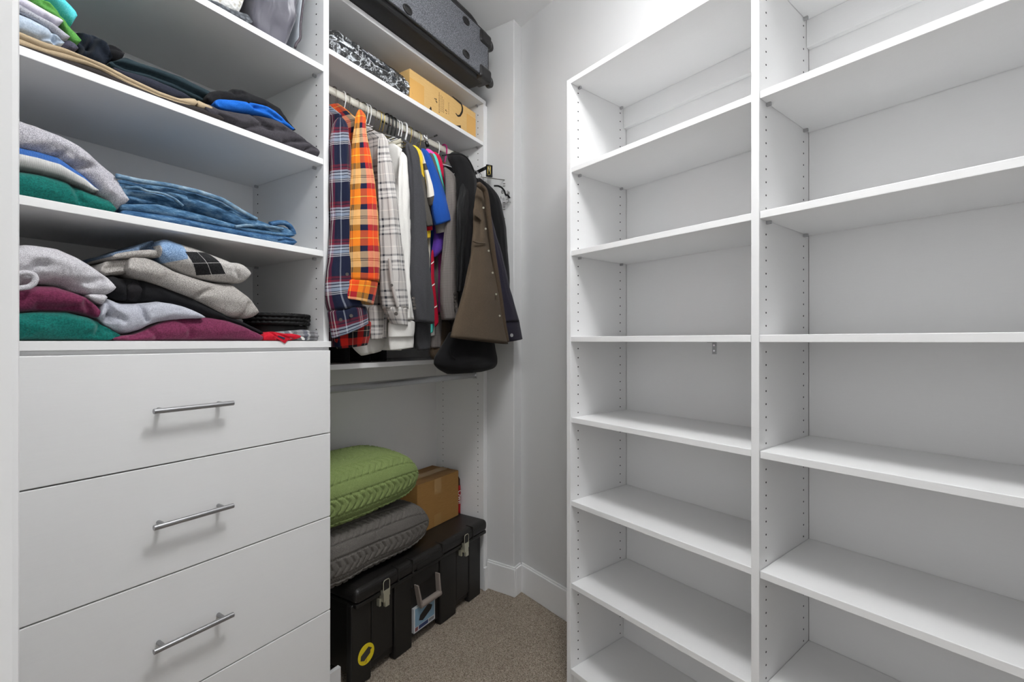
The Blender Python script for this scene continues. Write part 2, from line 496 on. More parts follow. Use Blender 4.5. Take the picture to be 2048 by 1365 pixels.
def loaf(name, sts, yf, depth, mat, parent=None, wr=0.004, seed=0, creases=(), n=90, zfl=None, rmax=0.03, tip=0.012, cw=0.006, cdp=0.008, backdrop=0.0, fine=1.0):
    """folded cloth: stations (px, top, bottom) along the front fold, given in photo coordinates on the plane y = yf"""
    S = np.array(sts, float)
    px = np.linspace(S[0, 0], S[-1, 0], n)
    tp = np.interp(px, S[:, 0], S[:, 1]); bt = np.interp(px, S[:, 0], S[:, 2])
    for _ in range(2):
        tp[1:-1] = (tp[:-2] + 2 * tp[1:-1] + tp[2:]) / 4; bt[1:-1] = (bt[:-2] + 2 * bt[1:-1] + bt[2:]) / 4
    T = np.array([atY(a, b, yf + 0.006) for a, b in zip(px, tp)]); Bm = np.array([atY(a, b, yf + 0.002) for a, b in zip(px, bt)])
    x = T[:, 0]; zt = T[:, 2]; zb = Bm[:, 2]
    if zfl is not None: zb = np.maximum(zb, zfl); zt = np.maximum(zt, zb + 0.002)
    h = np.maximum(zt - zb, 0.002); zc = (zt + zb) / 2
    dist = np.minimum(x - x[0], x[-1] - x)
    tl = np.clip(0.42 * h[3], tip, 0.040); trr = np.clip(0.42 * h[-4], tip, 0.040)
    tipv = np.where(x - x[0] < x[-1] - x, tl, trr)
    sc = np.where(dist < tipv, np.sqrt(np.clip(1 - (1 - dist / tipv) ** 2, 0.015, 1)), 1.0)
    h = h * sc
    ry = np.minimum(0.55 * h + 0.002, rmax)
    ring = []
    nf, nt, nb = 18, 8, 8
    for k in range(nf):
        a = -math.pi / 2 + math.pi * k / (nf - 1)
        ring.append((0, math.cos(a), math.sin(a), k / (nf - 1)))
    for k in range(1, nt): ring.append((k / nt, 0, 1.0, 1.0))
    for k in range(nb):
        a = math.pi / 2 - math.pi * k / (nb - 1)
        ring.append((1, -math.cos(a), math.sin(a), 1.0))
    for k in range(1, nt): ring.append((1 - k / nt, 0, -1.0, 0.0))
    R = np.array(ring); M = len(R)
    yy = yf + ry[:, None] - ry[:, None] * R[None, :, 1] + R[None, :, 0] * (depth - 2 * ry[:, None]) * sc[:, None] ** 0.3
    zz = zc[:, None] + h[:, None] / 2 * R[None, :, 2] - backdrop * R[None, :, 0] * (R[None, :, 2] > 0)
    xx = np.broadcast_to(x[:, None], yy.shape)
    P = np.stack([xx, yy, zz], -1).copy()
    q = P * np.array((9.0, 16.0, 26.0)) * fine + seed * 3.7
    d = vnoise(q, seed) + 0.5 * vnoise(q * 2.3 + 4, seed + 1)
    d2 = vnoise(P * np.array((5.0, 12.0, 40.0)) * fine + seed * 1.7 + 2.5 * vnoise(P * 9, seed + 5)[..., None], seed + 3)
    front = np.clip(R[None, :, 1], 0, 1) * np.minimum(1, h[:, None] / 0.02)
    d3 = vnoise(P * np.array((34.0, 40.0, 62.0)) + 3.0 * d[..., None] + seed, seed + 7)
    P[..., 1] += (d + 0.8 * d2 + 0.38 * d3) * wr * front
    P[..., 2] += d * wr * 0.5 * np.clip(R[None, :, 2], 0, 1) * np.minimum(1, h[:, None] / 0.03)
    for cr in creases:
        Q = np.array([atY(a, b, yf)[[0, 2]] for a, b in cr])
        Q = spline(Q, 60)
        dd = np.sqrt(((P[..., None, 0] - Q[:, 0]) ** 2 + (P[..., None, 2] - Q[:, 1]) ** 2).min(-1))
        P[..., 1] += cdp * np.exp(-(dd / cw) ** 2) * (R[None, :, 1] > -0.1) * (R[None, :, 0] < 0.5)
    if zfl is not None: P[..., 2] = np.maximum(P[..., 2], zfl)
    uvx = np.broadcast_to(x[:, None], yy.shape)
    varc = np.broadcast_to(R[None, :, 3], yy.shape)
    UV = np.stack([uvx, varc], -1).reshape(-1, 2)
    Fc = []
    for i in range(n - 1):
        for k in range(M):
            k2 = (k + 1) % M
            Fc.append((i * M + k, (i + 1) * M + k, (i + 1) * M + k2, i * M + k2))
    Fc += [tuple(range(M)), tuple(range((n - 1) * M + M - 1, (n - 1) * M - 1, -1))]
    return mk(name, P.reshape(-1, 3), Fc, mat, parent, UV)


# ================================================================== THE SETTING
def struct(o):
    o['kind'] = 'structure'; return o
YB = 1.690                      # face of the wall behind the left-hand units
XE = 1.920                      # end wall beside the hanging section
YJ = 1.210                      # where the end wall stops
ROT = math.atan2(-0.9444, -0.3296)
VV = np.array((-0.3296, -0.9444)); EE = np.array((0.9444, -0.3296))
F0 = np.array((1.476, 0.6986))  # front left inner corner of the right-hand unit
OFFW = 1.4770                   # distance of the right wall's face along EE
XJ = (OFFW + 0.3296 * YJ) / 0.9444
def prism(poly, z0, z1):
    n = len(poly)
    v = [(p[0], p[1], z0) for p in poly] + [(p[0], p[1], z1) for p in poly]
    f = [tuple(range(n - 1, -1, -1)), tuple(range(n, 2 * n))] + [(i, (i + 1) % n, n + (i + 1) % n, n + i) for i in range(n)]
    return v, f
P0 = np.array((XJ, YJ)); P1 = P0 + VV * 2.6
def sprism(name, poly, z0, z1, mat, bevel=0):
    v, f = prism(poly, z0, z1)
    o = struct(mk(name, v, f, mat, smooth=False))
    if bevel: bev(o, bevel)
    return o
sprism('floor', [(-0.9, -1.3), (2.6, -1.3), (2.6, 1.85), (-0.9, 1.85)], -0.06, 0.0, M_CARPET)
sprism('ceiling', [(-0.9, -1.3), (2.6, -1.3), (2.6, 1.85), (-0.9, 1.85)], CEIL, CEIL + 0.06, M_CEIL)
sprism('wall_left', [(0.0, YB), (XE + 0.3, YB), (XE + 0.3, YB + 0.1), (0.0, YB + 0.1)], 0.0, CEIL, M_WALL)
sprism('wall_end', [(XE, YJ), (XJ + 0.1, YJ), (XJ + 0.1, YB), (XE, YB)], 0.0, CEIL, M_WALL, 0.004)
sprism('wall_right', [tuple(P0 + EE * 0.0), tuple(P1), tuple(P1 + EE * 0.1), tuple(P0 + EE * 0.1)], 0.0, CEIL, M_WALL)
sprism('wall_entry', [(0.0, 0.660), (0.116, 0.660), (0.116, YB), (0.0, YB)], 0.0, CEIL, M_WALL, 0.003)
sprism('unseen_wall_front', [(0.0, -1.3), (0.116, -1.3), (0.116, -0.30), (0.0, -0.30)], 0.0, CEIL, M_WALL)  # unseen wall behind the camera, added to darken the right side
sprism('unseen_header', [(0.0, -0.30), (0.116, -0.30), (0.116, 0.635), (0.0, 0.635)], 2.06, CEIL, M_WALL)  # unseen, added with the walls to narrow the light from outside
sprism('unseen_wall_side', [(0.116, -1.3), (1.4, -1.3), (1.4, -1.22), (0.116, -1.22)], 0.0, CEIL, M_WALL)  # unseen closing wall, added to keep outside light to the doorway
# casing round the doorway the camera looks through
sprism('trim_1', [(0.010, 0.652), (0.108, 0.652), (0.108, 0.660), (0.010, 0.660)], 0.0, CEIL, M_TRIM, 0.003)
sprism('trim_2', [(0.106, 0.637), (0.1262, 0.637), (0.1262, 0.690), (0.106, 0.690)], 0.0, CEIL, M_TRIM, 0.006)
BH = 0.134
def baseb(name, a, b, nrm):
    a = np.array(a); b = np.array(b); nrm = np.array(nrm)
    v, f = prism([tuple(a), tuple(b), tuple(b + nrm * 0.014), tuple(a + nrm * 0.014)], 0.0, BH)
    v2, f2 = prism([tuple(a), tuple(b), tuple(b + nrm * 0.008), tuple(a + nrm * 0.008)], BH, BH + 0.008)
    V, Fc = join([(v, f), (v2, f2)])
    o = struct(mk(name, V, Fc, M_TRIM, smooth=False)); bev(o, 0.003)
    return o
baseb('baseboard_end', (XE, 1.362), (XE, YJ - 0.014), (-1, 0))
baseb('baseboard_jog', (XE, YJ), (XJ - 0.012, YJ), (0, -1))
baseb('baseboard_right', tuple(P0 + VV * 0.013), tuple(P0 + VV * 0.575), tuple(-EE))

# ================================================================== RIGHT-HAND SHELVING UNIT
ru = thing('shelving_unit', 'tall empty white shelving unit with two bays along the right wall', 'shelves', (F0[0], F0[1], 0), ROT)
PT = 0.0190
BAY = 0.6306
DEP = 0.3044
ZT = H + 0.9095
panels_s = (-PT, BAY - PT, 2 * BAY - PT)
for s0 in panels_s:
    box('side_panel', s0, s0 + PT, 0.0, DEP, 0.0, ZT, M_PANEL, ru, 0.0012, True)
shelf_z = [0.8915, 0.5836, 0.2945, -0.0030, -0.2825, -0.5710, -0.8565, -1.1520]      # undersides, from eye level
for b in range(2):
    s0, s1 = b * BAY + 0.0007, (b + 1) * BAY - PT - 0.0007
    for i, z in enumerate(shelf_z):
        box('shelf', s0, s1, 0.0 if i in (0, 3, 7) else 0.003, DEP - 0.0016, H + z, H + z + 0.018, M_SHELF, ru, 0.0012, True)
    box('back_panel', s0, s1, DEP, DEP + 0.006, 0.0, ZT, M_PANEL, ru, 0, True)
    box('top_cleat', s0, s1, DEP - 0.019, DEP - 0.0003, H + 0.8915 - 0.076, H + 0.8912, M_SHELF, ru, 0.001, True)
    box('base_cleat', s0, s1, DEP - 0.019, DEP - 0.0003, H - 1.1338, H - 0.985, M_SHELF, ru, 0.001, True)
    box('toe_kick', s0, s1, 0.012, 0.030, 0.0, H - 1.1525, M_SHELF, ru, 0.001, True)
def pin_holes(name, facex, side, ys, zlist, parent, local):
    parts = []
    for y in ys:
        for z in zlist:
            parts.append(cyl((facex, y, z), (facex + side * 0.0005, y, z), 0.0024, 8))
    V, Fc = join(parts)
    o = mk(name, V, Fc, M_HOLE, parent, smooth=False, local=local)
    o['kind'] = 'stuff'
    return o
zr = [H + 0.8692 - 0.032 * k for k in range(63)]
zr = [z for z in zr if all(not (H + s - 0.012 < z < H + s + 0.02) for s in shelf_z) and z > 0.11]
for s in (0.0, BAY):
    pin_holes('pin_holes', s, 1, (0.037, 0.267), zr, ru, True)
for s in (BAY - PT, 2 * BAY - PT):
    pin_holes('pin_holes', s, -1, (0.037, 0.267), zr, ru, True)
pv, pf = join([boxv(0, 0.011, -0.0035, 0.0035, -0.008, -0.0004), cyl((0, 0, -0.004), (0.0005, 0, -0.004), 0.003, 8)])
pin_me = None
def pin(x, y, z, side, parent, local):
    global pin_me
    if pin_me is None:
        o = mk('shelf_pin', pv, pf, M_PIN, parent, smooth=False, local=True); pin_me = o.data
    else:
        o = bpy.data.objects.new('shelf_pin', pin_me); COL.objects.link(o); o.parent = parent
    off = np.zeros(3) if local else np.array(parent.location)
    o.location = (x - off[0], y - off[1], z - off[2])
    if side < 0: o.rotation_euler = (0, 0, math.pi)
    return o
for b in range(2):
    for i, z in enumerate(shelf_z):
        if i in (3, 7): continue
        for y in (0.040, 0.268):
            pin(b * BAY, y, H + z, 1, ru, True)
            pin((b + 1) * BAY - PT, y, H + z, -1, ru, True)
# small L bracket under the fixed shelf of the first bay
bs = 0.355
br = mk('bracket', *join([boxv(bs - 0.007, bs + 0.007, DEP - 0.002, DEP, H - 0.043, H - 0.0034), boxv(bs - 0.007, bs + 0.007, DEP - 0.035, DEP, H - 0.0052, H - 0.0032)]), M_PIN, ru, smooth=False, local=True)
mk('screw', *join([cyl((bs, DEP - 0.0035, H - 0.014), (bs, DEP - 0.002, H - 0.014), 0.0033, 10), cyl((bs, DEP - 0.0035, H - 0.032), (bs, DEP - 0.002, H - 0.032), 0.0033, 10)]), M_CHROME, ru, smooth=False, local=True)

# ================================================================== DRAWER TOWER
XL0, XL1 = 0.125, 0.932
YF = 1.273
tw = thing('closet_tower', 'white closet tower with folded clothes on shelves above large drawers', 'cabinet', ((XL0 + XL1) / 2, 1.47, 0))
box('side_panel', XL0, XL0 + PT, YF, 1.682, 0, H + 1.195, M_PANEL, tw)
box('side_panel', XL1 - PT, XL1, YF, 1.682, 0, H + 1.195, M_PANEL, tw)
box('back_panel', XL0 + PT, XL1 - PT, 1.676, 1.682, 0, H + 1.195, M_PANEL, tw, 0)
for z in (0.837, 0.5475, 0.2618, 1.177):
    box('shelf', XL0 + PT + 0.0004, XL1 - PT - 0.0004, YF + 0.001, 1.6755, H + z, H + z + 0.0182, M_SHELF, tw)
box('counter', XL0, XL1 + 0.0005, YF - 0.011, 1.6755, H - 0.0192, H - 0.0002, M_SHELF, tw)
box('apron', XL0 + PT, XL1 - PT, YF + 0.002, YF + 0.016, H - 0.045, H - 0.0195, M_SHELF, tw)
dz = [(-0.0290, -0.2825), (-0.2855, -0.5410), (-0.5440, -0.8298), (-0.8328, -1.1400)]
for zt, zb in dz:
    dr = box('drawer', XL0 + 0.012, 0.9225, YF - 0.0195, YF - 0.0005, H + zb, H + zt, M_DRAWER, tw, 0.0015)
    zc = H + (zt + zb) / 2
    hv = [cyl((0.4475, 1.2215, zc), (0.6175, 1.2215, zc), 0.006, 20)]
    hb = mk('handle', *join(hv + [cyl((xx, 1.2215, zc), (xx, YF - 0.0195, zc), 0.0048, 14) for xx in (0.4685, 0.5965)]), M_STEEL, None, smooth=False)
    hb.parent = dr
    hb.location = np.array(hb.location) - np.array(tw.location) - np.array(dr.location)
    bev(hb, 0.0008)
box('toe_kick', XL0 + PT, XL1 - PT, YF + 0.03, YF + 0.048, 0, H - 1.142, M_SHELF, tw)
tsh = (0.837, 0.5475, 0.2618, -0.02)
zl = [H + 0.5163 + 0.032 * k for k in range(-16, 21)]
zl = [z for z in zl if all(not (H + s - 0.014 < z < H + s + 0.021) for s in tsh)]
pin_holes('pin_holes', XL1 - PT, -1, (1.310, 1.643), zl, tw, False)
for z in (0.837, 0.5475, 0.2618):
    for y in (1.312, 1.643):
        pin(XL1 - PT, y, H + z, -1, tw, False)

# ================================================================== HANGING SECTION
XH1 = 1.884
YH = 1.365
hs = thing('hanging_section', 'white closet hanging section with two rods beside the drawer tower', 'closet unit', ((XL1 + XH1) / 2, 1.52, 0))
box('side_panel', XH1, XH1 + PT, YH, 1.682, 0, H + 1.1775, M_PANEL, hs)
box('filler_strip', XH1 + PT + 0.0005, XE - 0.0005, YH + 0.004, YH + 0.022, 0.0, H + 1.1775, M_TRIM, hs)
box('back_panel', XL1 + 0.0005, XH1, 1.676, 1.682, 0, H + 1.1775, M_PANEL, hs, 0)
box('shelf', XL1 + 0.0006, XH1 + PT, YH, 1.682, H + 1.178, H + 1.197, M_SHELF, hs)
box('shelf', XL1 + 0.0006, XH1 - 0.0005, YH + 0.002, 1.6755, H + 0.9695, H + 0.988, M_SHELF, hs)
box('shelf', XL1 + 0.0006, XH1 - 0.0005, YH + 0.002, 1.6755, H - 0.0985, H - 0.080, M_SHELF, hs)
box('foot_block', XH1 - 0.006, XH1 + PT, YH - 0.013, YH - 0.0005, 0.0, 0.112, M_TRIM, hs)
box('foot_block', XL1 + 0.001, XL1 + 0.13, YH + 0.02, YH + 0.036, 0.0, 0.095, M_TRIM, hs)
ROD_Y, ROD_Z = 1.47, H + 0.912
def oval_rod(name, x0, x1, y, z, ry, rz, parent, mat=None):
    V = []; n = 28
    for x in (x0, x1):
        for k in range(n):
            a = 2 * math.pi * k / n
            V.append((x, y + ry * math.cos(a), z + rz * math.sin(a)))
    Fc = [(k, (k + 1) % n, n + (k + 1) % n, n + k) for k in range(n)] + [tuple(range(n)), tuple(range(2 * n - 1, n - 1, -1))]
    o = mk(name, V, Fc, mat or M_ROD, parent, smooth=False)
    return bev(o, 0.0004)
oval_rod('hanging_rod', XL1 + 0.0005, XH1 - 0.0005, ROD_Y, ROD_Z, 0.0075, 0.014, hs)
oval_rod('hanging_rod', XL1 + 0.0005, XH1 - 0.0005, 1.418, H - 0.170, 0.0075, 0.014, hs, M_ROD2)
for y, z in ((ROD_Y, ROD_Z), (1.418, H - 0.170)):
    for x in (XL1 + 0.0006, XH1 - 0.0046):
        box('rod_bracket', x, x + 0.004, y - 0.013, y + 0.013, z - 0.019, z + 0.026, M_CHROME, hs, 0.002)
zh = [H - 0.2147 + 0.032 * k for k in range(-24, 43)]
zh = [z for z in zh if all(not (H + s - 0.014 < z < H + s + 0.021) for s in (0.9695, -0.0985)) and abs(z - H + 0.170) > 0.02]
pin_holes('pin_holes', XH1, -1, (1.400, 1.628), zh, hs, False)
for y in (1.402, 1.628):
    pin(XH1, y, H + 0.9695, -1, hs, False)
    pin(XH1, y, H + 1.178, -1, hs, False)

# ================================================================== WALL STRIP LAMP AND ADDED CEILING FILL
M_FILL = NT('fill_diffuser')  # glow for the added ceiling fill
M_FILL.b.inputs['Emission Color'].default_value = (0.985, 0.995, 1.0, 1)
M_FILL.b.inputs['Emission Strength'].default_value = 36.0
M_FILL.col((0.9, 0.9, 0.9, 1)); M_FILL = M_FILL.set(0.5)
cl = thing('ceiling_fill', 'unseen glowing drum added as fill light over the closet floor', 'lamp', (0.74, 0.27, CEIL - 0.18))  # drum added out of view to brighten the closet and ceiling
mk('lamp_base', *cyl((0.74, 0.27, CEIL - 0.09), (0.74, 0.27, CEIL - 0.0005), 0.05, 40), M_TRIM, cl, smooth=False)
mk('diffuser', *cyl((0.74, 0.27, CEIL - 0.18), (0.74, 0.27, CEIL - 0.09), 0.18, 40, 0.19), M_FILL, cl, smooth=False)
M_LAMP2 = NT('strip_diffuser')
M_LAMP2.b.inputs['Emission Color'].default_value = (0.985, 0.995, 1.0, 1)
M_LAMP2.b.inputs['Emission Strength'].default_value = 3.5
M_LAMP2.col((0.9, 0.9, 0.9, 1)); M_LAMP2 = M_LAMP2.set(0.5)
wl = thing('wall_strip_lamp', 'bright white strip lamp on the wall above the shelving unit', 'lamp', (F0[0], F0[1], 0), ROT)
bd = (OFFW - F0.dot(EE))
box('lamp_base', 0.316, 1.05, bd - 0.025, bd - 0.0005, H + 1.125, H + 1.225, M_TRIM, wl, 0.002, True)
box('diffuser', 0.312, 1.054, bd - 0.085, bd - 0.0255, H + 1.120, H + 1.23, M_LAMP2, wl, 0.012, True, 4)

# ================================================================== FOLDED CLOTHES IN THE TOWER
G2 = 'clothes on the upper tower shelf'; G3 = 'clothes on the middle tower shelf'; G4 = 'clothes on the drawer counter'
SH2 = H + 0.5475 + 0.0184; SH3 = H + 0.2618 + 0.0184; SH4 = H + 0.0002; SH1 = H + 0.837 + 0.0184
def sl2(px): return 95 + 0.3686 * (px - 41)       # front edge of the shelf in the photo
def sl3(px): return 397 + 0.1752 * (px - 41)
def fold(name, label, cat, grp, *a, **k):
    return tag(loaf(name, *a, **k), label, cat, grp)
Y2 = 1.292
# --- upper shelf
fold('trousers', 'charcoal folded trousers showing under the khaki pair on the upper shelf', 'trousers', G2,
     [(20, sl2(20) - 4, sl2(20) + 1), (100, 110, 117.5), (150, 124, 136), (200, 140, 154), (260, 168, 177), (300, 184, 191), (350, 203, 210), (382, 210, 221.5), (420, 218, 236), (446, 232, 245)],
     Y2 + 0.001, 0.33, M_CHAR, seed=3, zfl=SH2 + 0.0005, wr=0.002)
kk = thing('trousers', 'long khaki trousers folded flat along the upper shelf edge', 'trousers', tuple(atY(220, 140, 1.42)), 0, G2)
loaf('lower_leg', [(15, 67, 90), (43, 77.5, 92), (84, 95, 104.5), (105, 100, 111.5), (127, 104.8, 117), (170, 119.5, 127.5), (204, 135.5, 140), (253, 160, 167.5), (270, 168.5, 175), (317, 189, 195), (357, 202, 208), (380, 207, 212)], Y2 + 0.001, 0.31, M_KHAKI, kk, seed=5, zfl=SH2 + 0.0015, wr=0.001)
loaf('upper_leg', [(15, 55, 66.5), (43, 65, 76.5), (84, 82.5, 94), (105, 89, 99.5), (127, 95.6, 104), (170, 114, 119), (204, 127, 135), (253, 153, 160.5), (270, 161, 168.5), (317, 183, 189.5), (357, 197.5, 203), (379, 195.6, 210), (394, 196.4, 213)], Y2 - 0.002, 0.31, M_KHAKI, kk, seed=6, wr=0.001, tip=0.003)
loaf('waistband', [(393, 197, 214), (402, 202.5, 216), (412, 208, 217.5), (423, 214, 218.5)], Y2 - 0.001, 0.28, M_KHAKI, kk, seed=7, wr=0.001, tip=0.004, n=30)
fold('jeans', 'pale blue folded jeans on top of the khaki trousers', 'jeans', G2,
     [(15, 12, 55), (41, 25, 62), (62, 33, 70), (84, 46, 78.5), (105, 60, 87), (118, 71, 91), (127, 80, 92)],
     Y2 + 0.002, 0.30, M_LTDENIM, seed=8, wr=0.0035, creases=[[(107, 61), (110, 74), (114, 86)], [(43, 63), (75, 74), (108, 74)], [(110, 80), (120, 78)]], cw=0.004)
fold('tee_shirt', 'heather grey folded tee over the pale blue jeans', 'shirt', G2,
     [(15, -6, 10), (43, 10.7, 25), (73, 29, 40), (105, 45, 59.5), (127, 62, 77), (138.5, 72, 77)],
     Y2 + 0.004, 0.28, M_GREYTEE, seed=11, wr=0.0015)
fold('tee_shirt', 'lavender white folded tee near the top of the upper shelf stack', 'shirt', G2,
     [(10, -24, -6), (41, -8, 9.5), (62, 2, 21), (95, 21.5, 39), (110, 30, 45.5), (121, 35.5, 47), (125, 40, 46)],
     Y2 + 0.005, 0.28, M_LAV, seed=13, wr=0.0015, creases=[[(92, 33), (101, 39), (108, 47)]], cw=0.003)
fold('tee_shirt', 'green tee slumping down behind the lavender tee', 'shirt', G2,
     [(60, -14, 4), (75, -6, 8), (100, 2, 21), (115, 18, 32), (124, 30, 46), (137, 48, 72), (146, 57, 83), (154, 65, 88), (161, 77, 86)],
     Y2 + 0.016, 0.25, M_GRASS, seed=15, wr=0.003, creases=[[(90, 4), (110, 17), (122, 28)]], tip=0.008)
fold('tee_shirt', 'bright cyan tee on top behind the green tee', 'shirt', G2,
     [(70, -40, -22), (90, -30, -8), (103, -22, 2), (120, -14, 24), (130, -6, 35), (138, 2, 44), (145, 9, 50), (149, 15, 44), (153, 28, 37)],
     Y2 + 0.050, 0.22, M_CYAN, seed=17, wr=0.004, tip=0.006)
fold('tee_shirt', 'dusky purple folded tee peeking out under the green tee', 'shirt', G2,
     [(110, 80, 92), (124, 80, 95), (140, 79, 100), (150, 84, 103), (155, 92, 102)],
     Y2 + 0.020, 0.22, M_PLUM, seed=19, wr=0.003)
fold('trousers', 'blue black trousers crumpled into a lump beside the green tee', 'trousers', G2,
     [(140, 64, 104), (150, 59, 110), (163, 57, 116), (180, 59.5, 121), (196, 61.5, 126), (205, 65, 128), (214, 70.6, 132), (220, 78, 133), (224, 95, 132)],
     Y2 + 0.035, 0.26, M_NAVYBLK, seed=21, wr=0.012, creases=[[(163, 58), (166, 78), (185, 88)], [(200, 66), (186, 86), (172, 110)], [(150, 66), (152, 100)]], cw=0.006, cdp=0.018, rmax=0.05)
fold('folded_cloth', 'black cloth flap folded over behind the crumpled trousers', 'clothing', G2,
     [(212, 74, 120), (221, 79, 124), (235, 90, 124), (245, 97, 118), (249.5, 101, 110)],
     Y2 + 0.060, 0.16, M_BLACK, seed=23, wr=0.004, creases=[[(220, 96), (235, 98), (249, 104)]], cw=0.005)
fold('trousers', 'dark teal trousers folded in long rolls behind the khaki pair', 'trousers', G2,
     [(216, 121, 134), (233, 119, 141), (246, 113, 146), (254, 110, 148), (277, 120.5, 153), (317, 133.5, 166), (340, 141, 176), (366, 149.6, 187), (385, 160, 196), (406, 172, 200), (420, 181, 199), (434, 190, 198)],
     Y2 + 0.028, 0.28, M_TEALBLK, seed=25, wr=0.002, cdp=0.016, cw=0.005, creases=[[(233, 124), (253, 133), (300, 144), (350, 163), (400, 187), (420, 196)]])
fold('trousers', 'dark navy trousers folded between the teal and khaki pairs', 'trousers', G2,
     [(225, 132, 142), (245, 141, 152), (270, 146, 163), (300, 153.5, 178), (340, 170.5, 194), (365, 183, 199), (380, 194, 199)],
     Y2 + 0.012, 0.28, M_NAVY, seed=27, wr=0.0015)
fold('jacket', 'black hooded top draped over the royal blue tee', 'jacket', G2,
     [(412, 188, 206), (420, 182, 208), (440, 178, 208), (463, 179.5, 208), (468, 174, 208), (487, 176, 210), (505, 185, 213), (525, 194, 217), (545, 206, 226), (562, 214.6, 240), (575, 240, 256), (589, 258, 262)],
     Y2 + 0.018, 0.27, M_BLACK, seed=29, wr=0.004, creases=[[(464, 178), (470, 188), (488, 186)]], cw=0.004)
fold('tee_shirt', 'royal blue tee between the black top and dark grey sweatpants', 'shirt', G2,
     [(428, 202, 210), (440, 198, 214), (453, 197.5, 218), (472, 198, 221), (499, 201.5, 224), (520, 205, 228), (538, 211, 233), (552, 220.5, 240), (565, 234, 247), (575, 246, 254), (587, 257, 260)],
     Y2 + 0.010, 0.27, M_BLUE, seed=31, wr=0.005, creases=[[(500, 201), (507, 212), (534, 217)], [(512, 215), (540, 224), (565, 240)]], cw=0.004, tip=0.004)
fold('sweatpants', 'dark grey sweatpants crumpled at the right end of the upper shelf', 'trousers', G2,
     [(408, 202, 228), (426, 207, sl2(426) + 1), (440, 215, sl2(440) + 1), (472, 219.5, sl2(472) + 1), (513, 226.5, sl2(513) + 1), (540, 233, sl2(540) + 1), (565, 241, sl2(565) + 1), (589, 258, sl2(589) + 1), (604, 268, sl2(604) + 1), (620, 281, sl2(620) + 1), (632, 293, sl2(632) + 1), (641, 299, sl2(641) - 2)],
     Y2, 0.30, M_SWEAT, seed=33, wr=0.006, zfl=SH2 + 0.0005, cdp=0.012, cw=0.005,
     creases=[[(484, 255), (510, 251), (532, 250), (549, 256), (575, 258)], [(513, 226), (530, 243), (549, 255)], [(571, 283), (595, 281), (621, 282)], [(615, 297), (630, 294)], [(440, 232), (470, 244)]])
# --- middle shelf
Y3 = 1.290
fold('sweatshirt', 'green fleece sweatshirt folded at the bottom of the middle shelf stack', 'sweatshirt', G3,
     [(15, 332, sl3(15) + 1), (44, 338.5, sl3(44) + 1), (95, 348, sl3(95) + 1), (133, 359.5, sl3(133) + 1), (152, 370, sl3(152) + 1), (191, 388, sl3(191) + 1), (207, 395.5, sl3(207) + 1), (224, 403, sl3(224) + 1), (231, 410, sl3(231) - 1)],
     Y3 + 0.004, 0.33, M_GREEN, seed=41, wr=0.005, zfl=SH3 + 0.0004, creases=[[(152, 372), (156, 388), (162, 400)]], rmax=0.04)
def knit3():
    t = NT('blue_white_grey_rib_knit')
    uv = t.n('ShaderNodeSeparateXYZ'); t.l(t.coord('UV'), uv.inputs[0])
    rib = t.math('SINE', t.math('MULTIPLY', uv.outputs[0], 2400.0))
    n = t.noise(t.coord(), 500, 2)
    x = t.math('MULTIPLY', t.math('MAXIMUM', t.math('SUBTRACT', uv.outputs[0], 0.335), 0.0), 3.2)
    c = t.ramp(t.math('SUBTRACT', uv.outputs[1], x), [(0, lin('#6d6d6d')), (0.22, lin('#8a8a88')), (0.30, lin('#d9d8d6')), (0.56, lin('#e6e5e3')), (0.575, lin('#2c62ad')), (1.0, lin('#3069b6'))])
    t.col(t.mix(t.math('MULTIPLY', n, 0.3), c, lin('#77777a')))
    t.bump(rib, 0.4, 0.001)
    return t.set(0.95, 0, 0.1)
fold('sweater', 'blue white and grey ribbed sweater between the green and grey fleeces', 'sweater', G3,
     [(15, 288, 332), (44, 292, 338), (78, 300, 344.5), (119, 313, 354), (143, 331, 363), (167, 349, 374.5), (188, 371, 386), (196.5, 379, 384)],
     Y3 + 0.001, 0.31, knit3(), seed=43, wr=0.002)
fold('sweatshirt', 'heather grey fleece slumping over the right end of the middle shelf stack', 'sweatshirt', G3,
     [(15, 233, 288), (44, 238.5, 293), (78, 250, 301), (119, 267, 312), (143, 277, 331), (159, 284.5, 343), (175, 295, 357), (191, 307, 375), (204, 318, 394), (215, 328, 401), (226, 337, 411), (235, 345, 419), (243, 357, 421), (250, 376, 417), (256, 388, 411)],
     Y3 - 0.004, 0.30, M_FLEECE, seed=45, wr=0.006, tip=0.02, rmax=0.045, creases=[[(119, 310), (135, 302), (150, 308)], [(142, 328), (165, 332), (190, 330)], [(201, 394), (215, 396), (226, 392)]], cw=0.006, cdp=0.011)
fold('jeans', 'mid blue jeans at the bottom of the jeans pile', 'jeans', G3,
     [(240, 420, sl3(240) + 1), (260, 421, sl3(260) + 1), (337, 431, sl3(337) + 1), (415, 446.5, sl3(415) + 1), (493, 462.5, sl3(493) + 1), (560, 470, sl3(560) + 1), (582, 473, sl3(582) + 1), (592, 480, 489)],
     Y3, 0.31, M_DENIM2, seed=47, wr=0.002, zfl=SH3 + 0.0004, creases=[[(560, 481), (575, 479), (586, 482)]], cw=0.003)
fold('jeans', 'washed blue jeans in the middle of the jeans pile', 'jeans', G3,
     [(240, 406, 421), (254, 408, 422), (318, 408, 429.5), (376, 422, 440), (415, 432.5, 447), (454, 444.5, 455), (493, 455, 463), (540, 463, 470.5), (580, 466, 474), (588.5, 469, 473)],
     Y3 + 0.002, 0.31, M_DENIM, seed=49, wr=0.003)
jt = thing('jeans', 'faded washed jeans with stitched waistband on top of the jeans pile', 'jeans', tuple(atY(400, 420, 1.40)), 0, G3)
